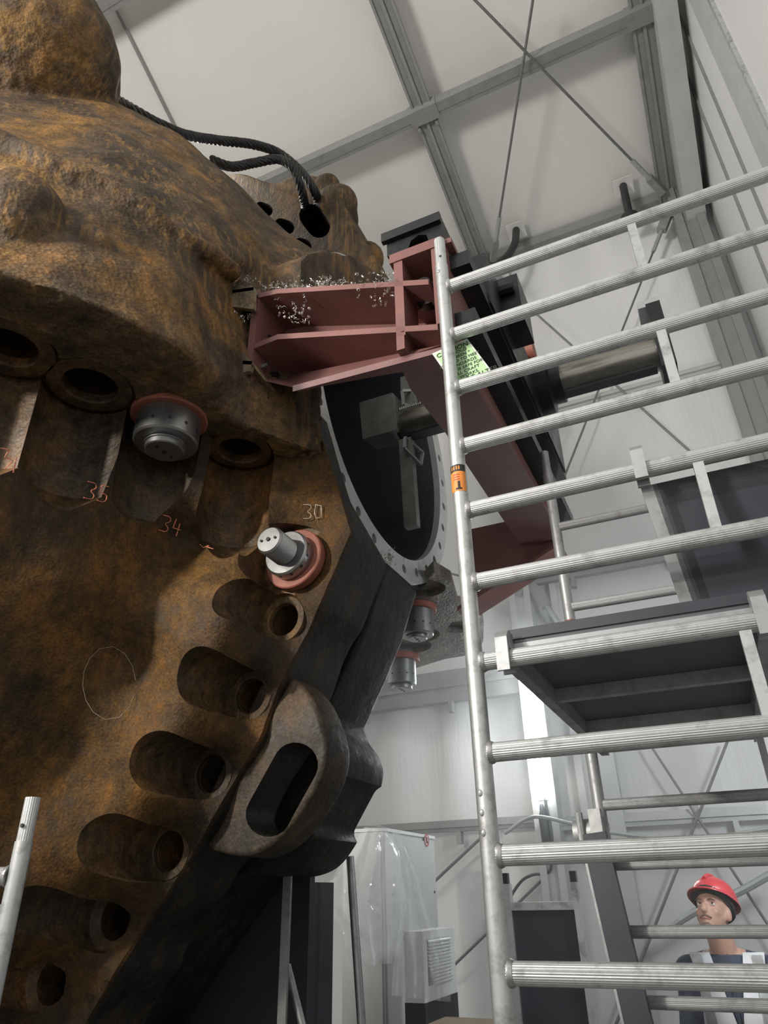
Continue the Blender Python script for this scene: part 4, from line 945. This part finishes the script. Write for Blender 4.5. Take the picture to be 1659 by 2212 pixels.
for a, b2, c, dz in ((.175, .105, .09, -.06), (.185, .12, .16, -.2), (.165, .115, .2, -.38), (.17, .12, .15, -.58)): mb.ball((cx, cy, sh + dz), XA * a, YA * b2, ZA * c, 24, 16)
hipz = sh - .62
for s in (-1, 1):
    S0, E0, W0 = V((cx + s * .185, cy, sh - .055)), V((cx + s * .245, cy + .04, sh - .34)), V((cx + s * .235, cy - .06, sh - .58))
    mb.ball(S0, .072); mb.tube(S0, E0, .062, 16, .05); mb.ball(E0, .05); mb.tube(E0, W0, .05, 16, .036); mb.ball(W0, .036)
    mb.tube(neck - ZA * .02, S0 + ZA * .02, .055, 14, .05)
    h0, k0, a0_ = V((cx + s * .09, cy, hipz)), V((cx + s * .11, cy - .02, hipz * .53)), V((cx + s * .12, cy + .02, .09))
    mb.tube(h0, k0, .09, 18, .062); mb.ball(k0, .062); mb.tube(k0, a0_, .062, 18, .045); mb.ball((a0_.x, a0_.y - .07, .045), XA * .05, YA * .13, ZA * .045)
    # hand: palm and five fingers
    pc = W0 + V((0, -.02, -.07)); mb.ball(pc, XA * .018, YA * .04, ZA * .048)
    for f in range(4):
        b0 = pc + V((0, -.03 + .02 * f, -.04)); m0 = b0 + V((-s * .006, -.004, -.03 - .004 * (f in (1, 2)))); e0 = m0 + V((-s * .012, .002, -.026)); mb.tube(b0, m0, .0095, 8, .009); mb.ball(m0, .009); mb.tube(m0, e0, .009, 8, .008); mb.ball(e0, .008)
    mb.tube(pc + V((0, -.03, .01)), pc + V((0, -.062, -.02)), .011, 8, .01); mb.ball(pc + V((0, -.062, -.02)), .01); mb.tube(pc + V((0, -.062, -.02)), pc + V((-s * .006, -.066, -.05)), .01, 8, .008)
me = remesh(mb, .009, 3, .5); me.materials.append(M['skin']); me.materials.append(M['navy'])
cc = np.empty(len(me.polygons) * 3); me.polygons.foreach_get('center', cc); cc = cc.reshape(-1, 3); wz = sh - .58
mi = [0 if (c[2] > sh + .02 and math.hypot(c[0] - cx + .01, c[1] - cy + .03) < (.10 if c[2] < sh + .06 else .3)) or (abs(c[2] - (wz - .09)) < .11 and abs(c[0] - cx) > .19) else 1 for c in cc]
me.polygons.foreach_set('material_index', mi); smooth(me, 80)
body = link('body', me, ['skin', 'navy'], PM)
for s in (-1, 1):
    e = obj('eye', MB().ball(hp(s * .031, .071, .004), rt * 0.0125, fw * 0.0110, up * 0.0070), 'eye', PM); obj('iris', MB().ball(hp(s * .031 - .003, .0805, .0065), rt * 0.0055, fw * 0.0030, up * 0.0055), 'iris', e)
    obj('eyebrow', MB().path([hp(s * .016, .0925, .019), hp(s * .032, .092, .025), hp(s * .05, .080, .021)], [.003, .004, .002], 6), 'beard', PM)
obj('moustache', MB().path([hp(a, .0915 - abs(a) * .35, -.053 - abs(a) * .35) for a in (-.03, -.018, 0, .018, .03)], [.003, .006, .006, .006, .003], 8), 'beard', PM)
obj('mouth', MB().path([hp(a, .093 - abs(a) * .4, -.068) for a in (-.024, -.012, 0, .012, .024)], [.002, .004, .0045, .004, .002], 8), 'lip', PM)
obj('chin_beard', MB().ball(hp(0, .076, -.098), rt * 0.0260, fw * 0.0140, up * 0.0190), 'beard', PM)
# beanie, helmet
def dome(a, b2, c, cen, lo, n=32, k=12, off=0):
    rows = []
    for j in range(k + 1):
        rw = []
        for i in range(n + 1):
            f = 2 * math.pi * i / n; t = (lo - off * math.sin(f)) * j / k; rw.append(cen + (rt * a * math.cos(f) + fw * b2 * math.sin(f)) * math.sin(t) + up * c * math.cos(t))
        rows.append(rw)
    return MB().grid(rows)
bc = hp(0, -.014, .03)
bn = obj('beanie', dome(.084, .105, .094, bc, 1.68, off=.34), 'beanie', PM, 60)
obj('beanie_band', MB().path([bc + rt * .083 * math.cos(a) + fw * .103 * math.sin(a) + up * (.012 + .036 * math.sin(a)) for a in np.linspace(0, 2 * math.pi, 40)], .014, 8), 'beanie', bn)
lg = text_mesh('C', .026); ld = (fw * .85 + rt * -.5).normalized(); lx = up.cross(ld).normalized()
mm = Matrix((lx, ld.cross(lx), ld)).transposed().to_4x4(); mm.translation = bc + rt * -.5 * .1 + fw * .85 * .121 + up * .042; lg.transform(mm); link('beanie_logo', lg, 'vest', bn)
hcn = hp(0, -.03, .075)
hm = obj('helmet', dome(.104, .128, .10, hcn, 1.58), 'helmet', PM, 60)
bp_ = []
for i in range(49):
    a = 2 * math.pi * i / 48; ext = .010 + (.035 * max(0, math.sin(a)) ** 2)
    bp_.append((hcn + rt * .103 * math.cos(a) + fw * .127 * math.sin(a), hcn + rt * (.104 + ext) * math.cos(a) + fw * (.128 + ext) * math.sin(a) - up * .016))
obj('helmet_brim', MB().solidgrid([[p - up * .010 for p, q in bp_], [q - up * .006 for p, q in bp_]], [[p + up * .004 for p, q in bp_], [q for p, q in bp_]]), 'helmet', hm, 60)
obj('helmet_ridge', MB().path([hcn + fw * .127 * math.cos(a) + up * (.099 * math.sin(a) + .003) for a in np.linspace(.5, 2.6, 16)], .012, 8), 'helmet', hm, 60)
obj('collar', MB().lathe((cx, cy - .01, sh - .02), ZA, [(-.03, .115), (.0, .095), (.035, .078), (.04, .07), (.0, .07), (-.03, .09)], 28, True), 'navy', PM, 60)
# vest: two front panels, reflective bands
def torso(x, z):                                    # front of the chest
    best = cy
    for a, b2, c, dz in ((.175, .105, .09, -.06), (.185, .12, .16, -.2), (.165, .115, .2, -.38), (.17, .12, .15, -.58)):
        q = 1 - ((x - cx) / a) ** 2 - ((z - sh - dz) / c) ** 2
        if q > 0: best = min(best, cy - b2 * math.sqrt(q))
    for s in (-1, 1):
        xs = abs(x - cx)
        if z > sh - .1: best = min(best, cy - .06 * max(0, 1 - ((z - sh - .02 + xs * .25) / .075) ** 2) ** .5)
    return best - .014
def panel(name, edge, mat, par, lift=0, n=26, k=10):
    rows = []
    for i in range(n + 1):
        z, xa, xb = edge(i / n); rows.append([V((xa + (xb - xa) * j / k, torso(xa + (xb - xa) * j / k, z) - lift, z)) for j in range(k + 1)])
    me = MB().grid(rows); return obj(name, me, mat, par, 60, False)
VS = bpy.data.objects.new('vest', None); COL.objects.link(VS); VS.parent = PM; VS.location = (0, 0, 0)
VS = PM
for s in (-1, 1):
    def e1(t, s=s):
        z = sh + .03 - .66 * t; inner = .075 - .06 * min(1, t * 2.4); outer = .17 - .02 * math.sin(min(1, t * 2) * 3.1); return z, cx + s * inner, cx + s * outer
    def e2(t, s=s):
        z = sh + .02 - .36 * t; mid = .135 - .012 * t; return z, cx + s * (mid - .023), cx + s * (mid + .023)
    v = panel('vest_panel', e1, 'vest', PM); panel('reflective_band', e2, 'reflect', v, .006)
    def e3(t, s=s): z = sh - .36 - .05 * t; return z, cx + s * .02, cx + s * .15
    panel('reflective_band', e3, 'reflect', v, .006, 4)
    obj('vest_back', MB().hexa([V((cx + s * .03, cy + .13, sh - .6)), V((cx + s * .17, cy + .1, sh - .6)), V((cx + s * .17, cy + .08, sh + .0)), V((cx + s * .07, cy + .07, sh + .03)), V((cx + s * .03, cy + .14, sh - .6)), V((cx + s * .17, cy + .11, sh - .6)), V((cx + s * .17, cy + .09, sh + .0)), V((cx + s * .07, cy + .08, sh + .03))]), 'vest', PM)
zp_ = MB()
obj('zip', MB().path([V((cx, torso(cx, sh - .05 - k * .05) + .004, sh - .05 - k * .05)) for k in range(11)], .004, 6), 'navy', PM)
bpy.data.objects.remove(bpy.data.objects['vest'])

# ================================================================== HAZE round the lamp
mt = bpy.data.materials.new('thin_haze'); mt.use_nodes = True; nt = mt.node_tree; nt.nodes.remove(nt.nodes['Principled BSDF'])
vs_ = nt.nodes.new('ShaderNodeVolumeScatter'); vs_.inputs['Density'].default_value = .1; vs_.inputs['Anisotropy'].default_value = .35
nt.links.new(vs_.outputs[0], nt.nodes['Material Output'].inputs['Volume']); M['haze'] = mt
tag(obj('haze', MB().abox(-3.5, XR - .01, 1.3, 4.4, .02, 5.2), 'haze', None, None), 'thin bright haze in the air around the lamp', 'haze', kind='stuff')
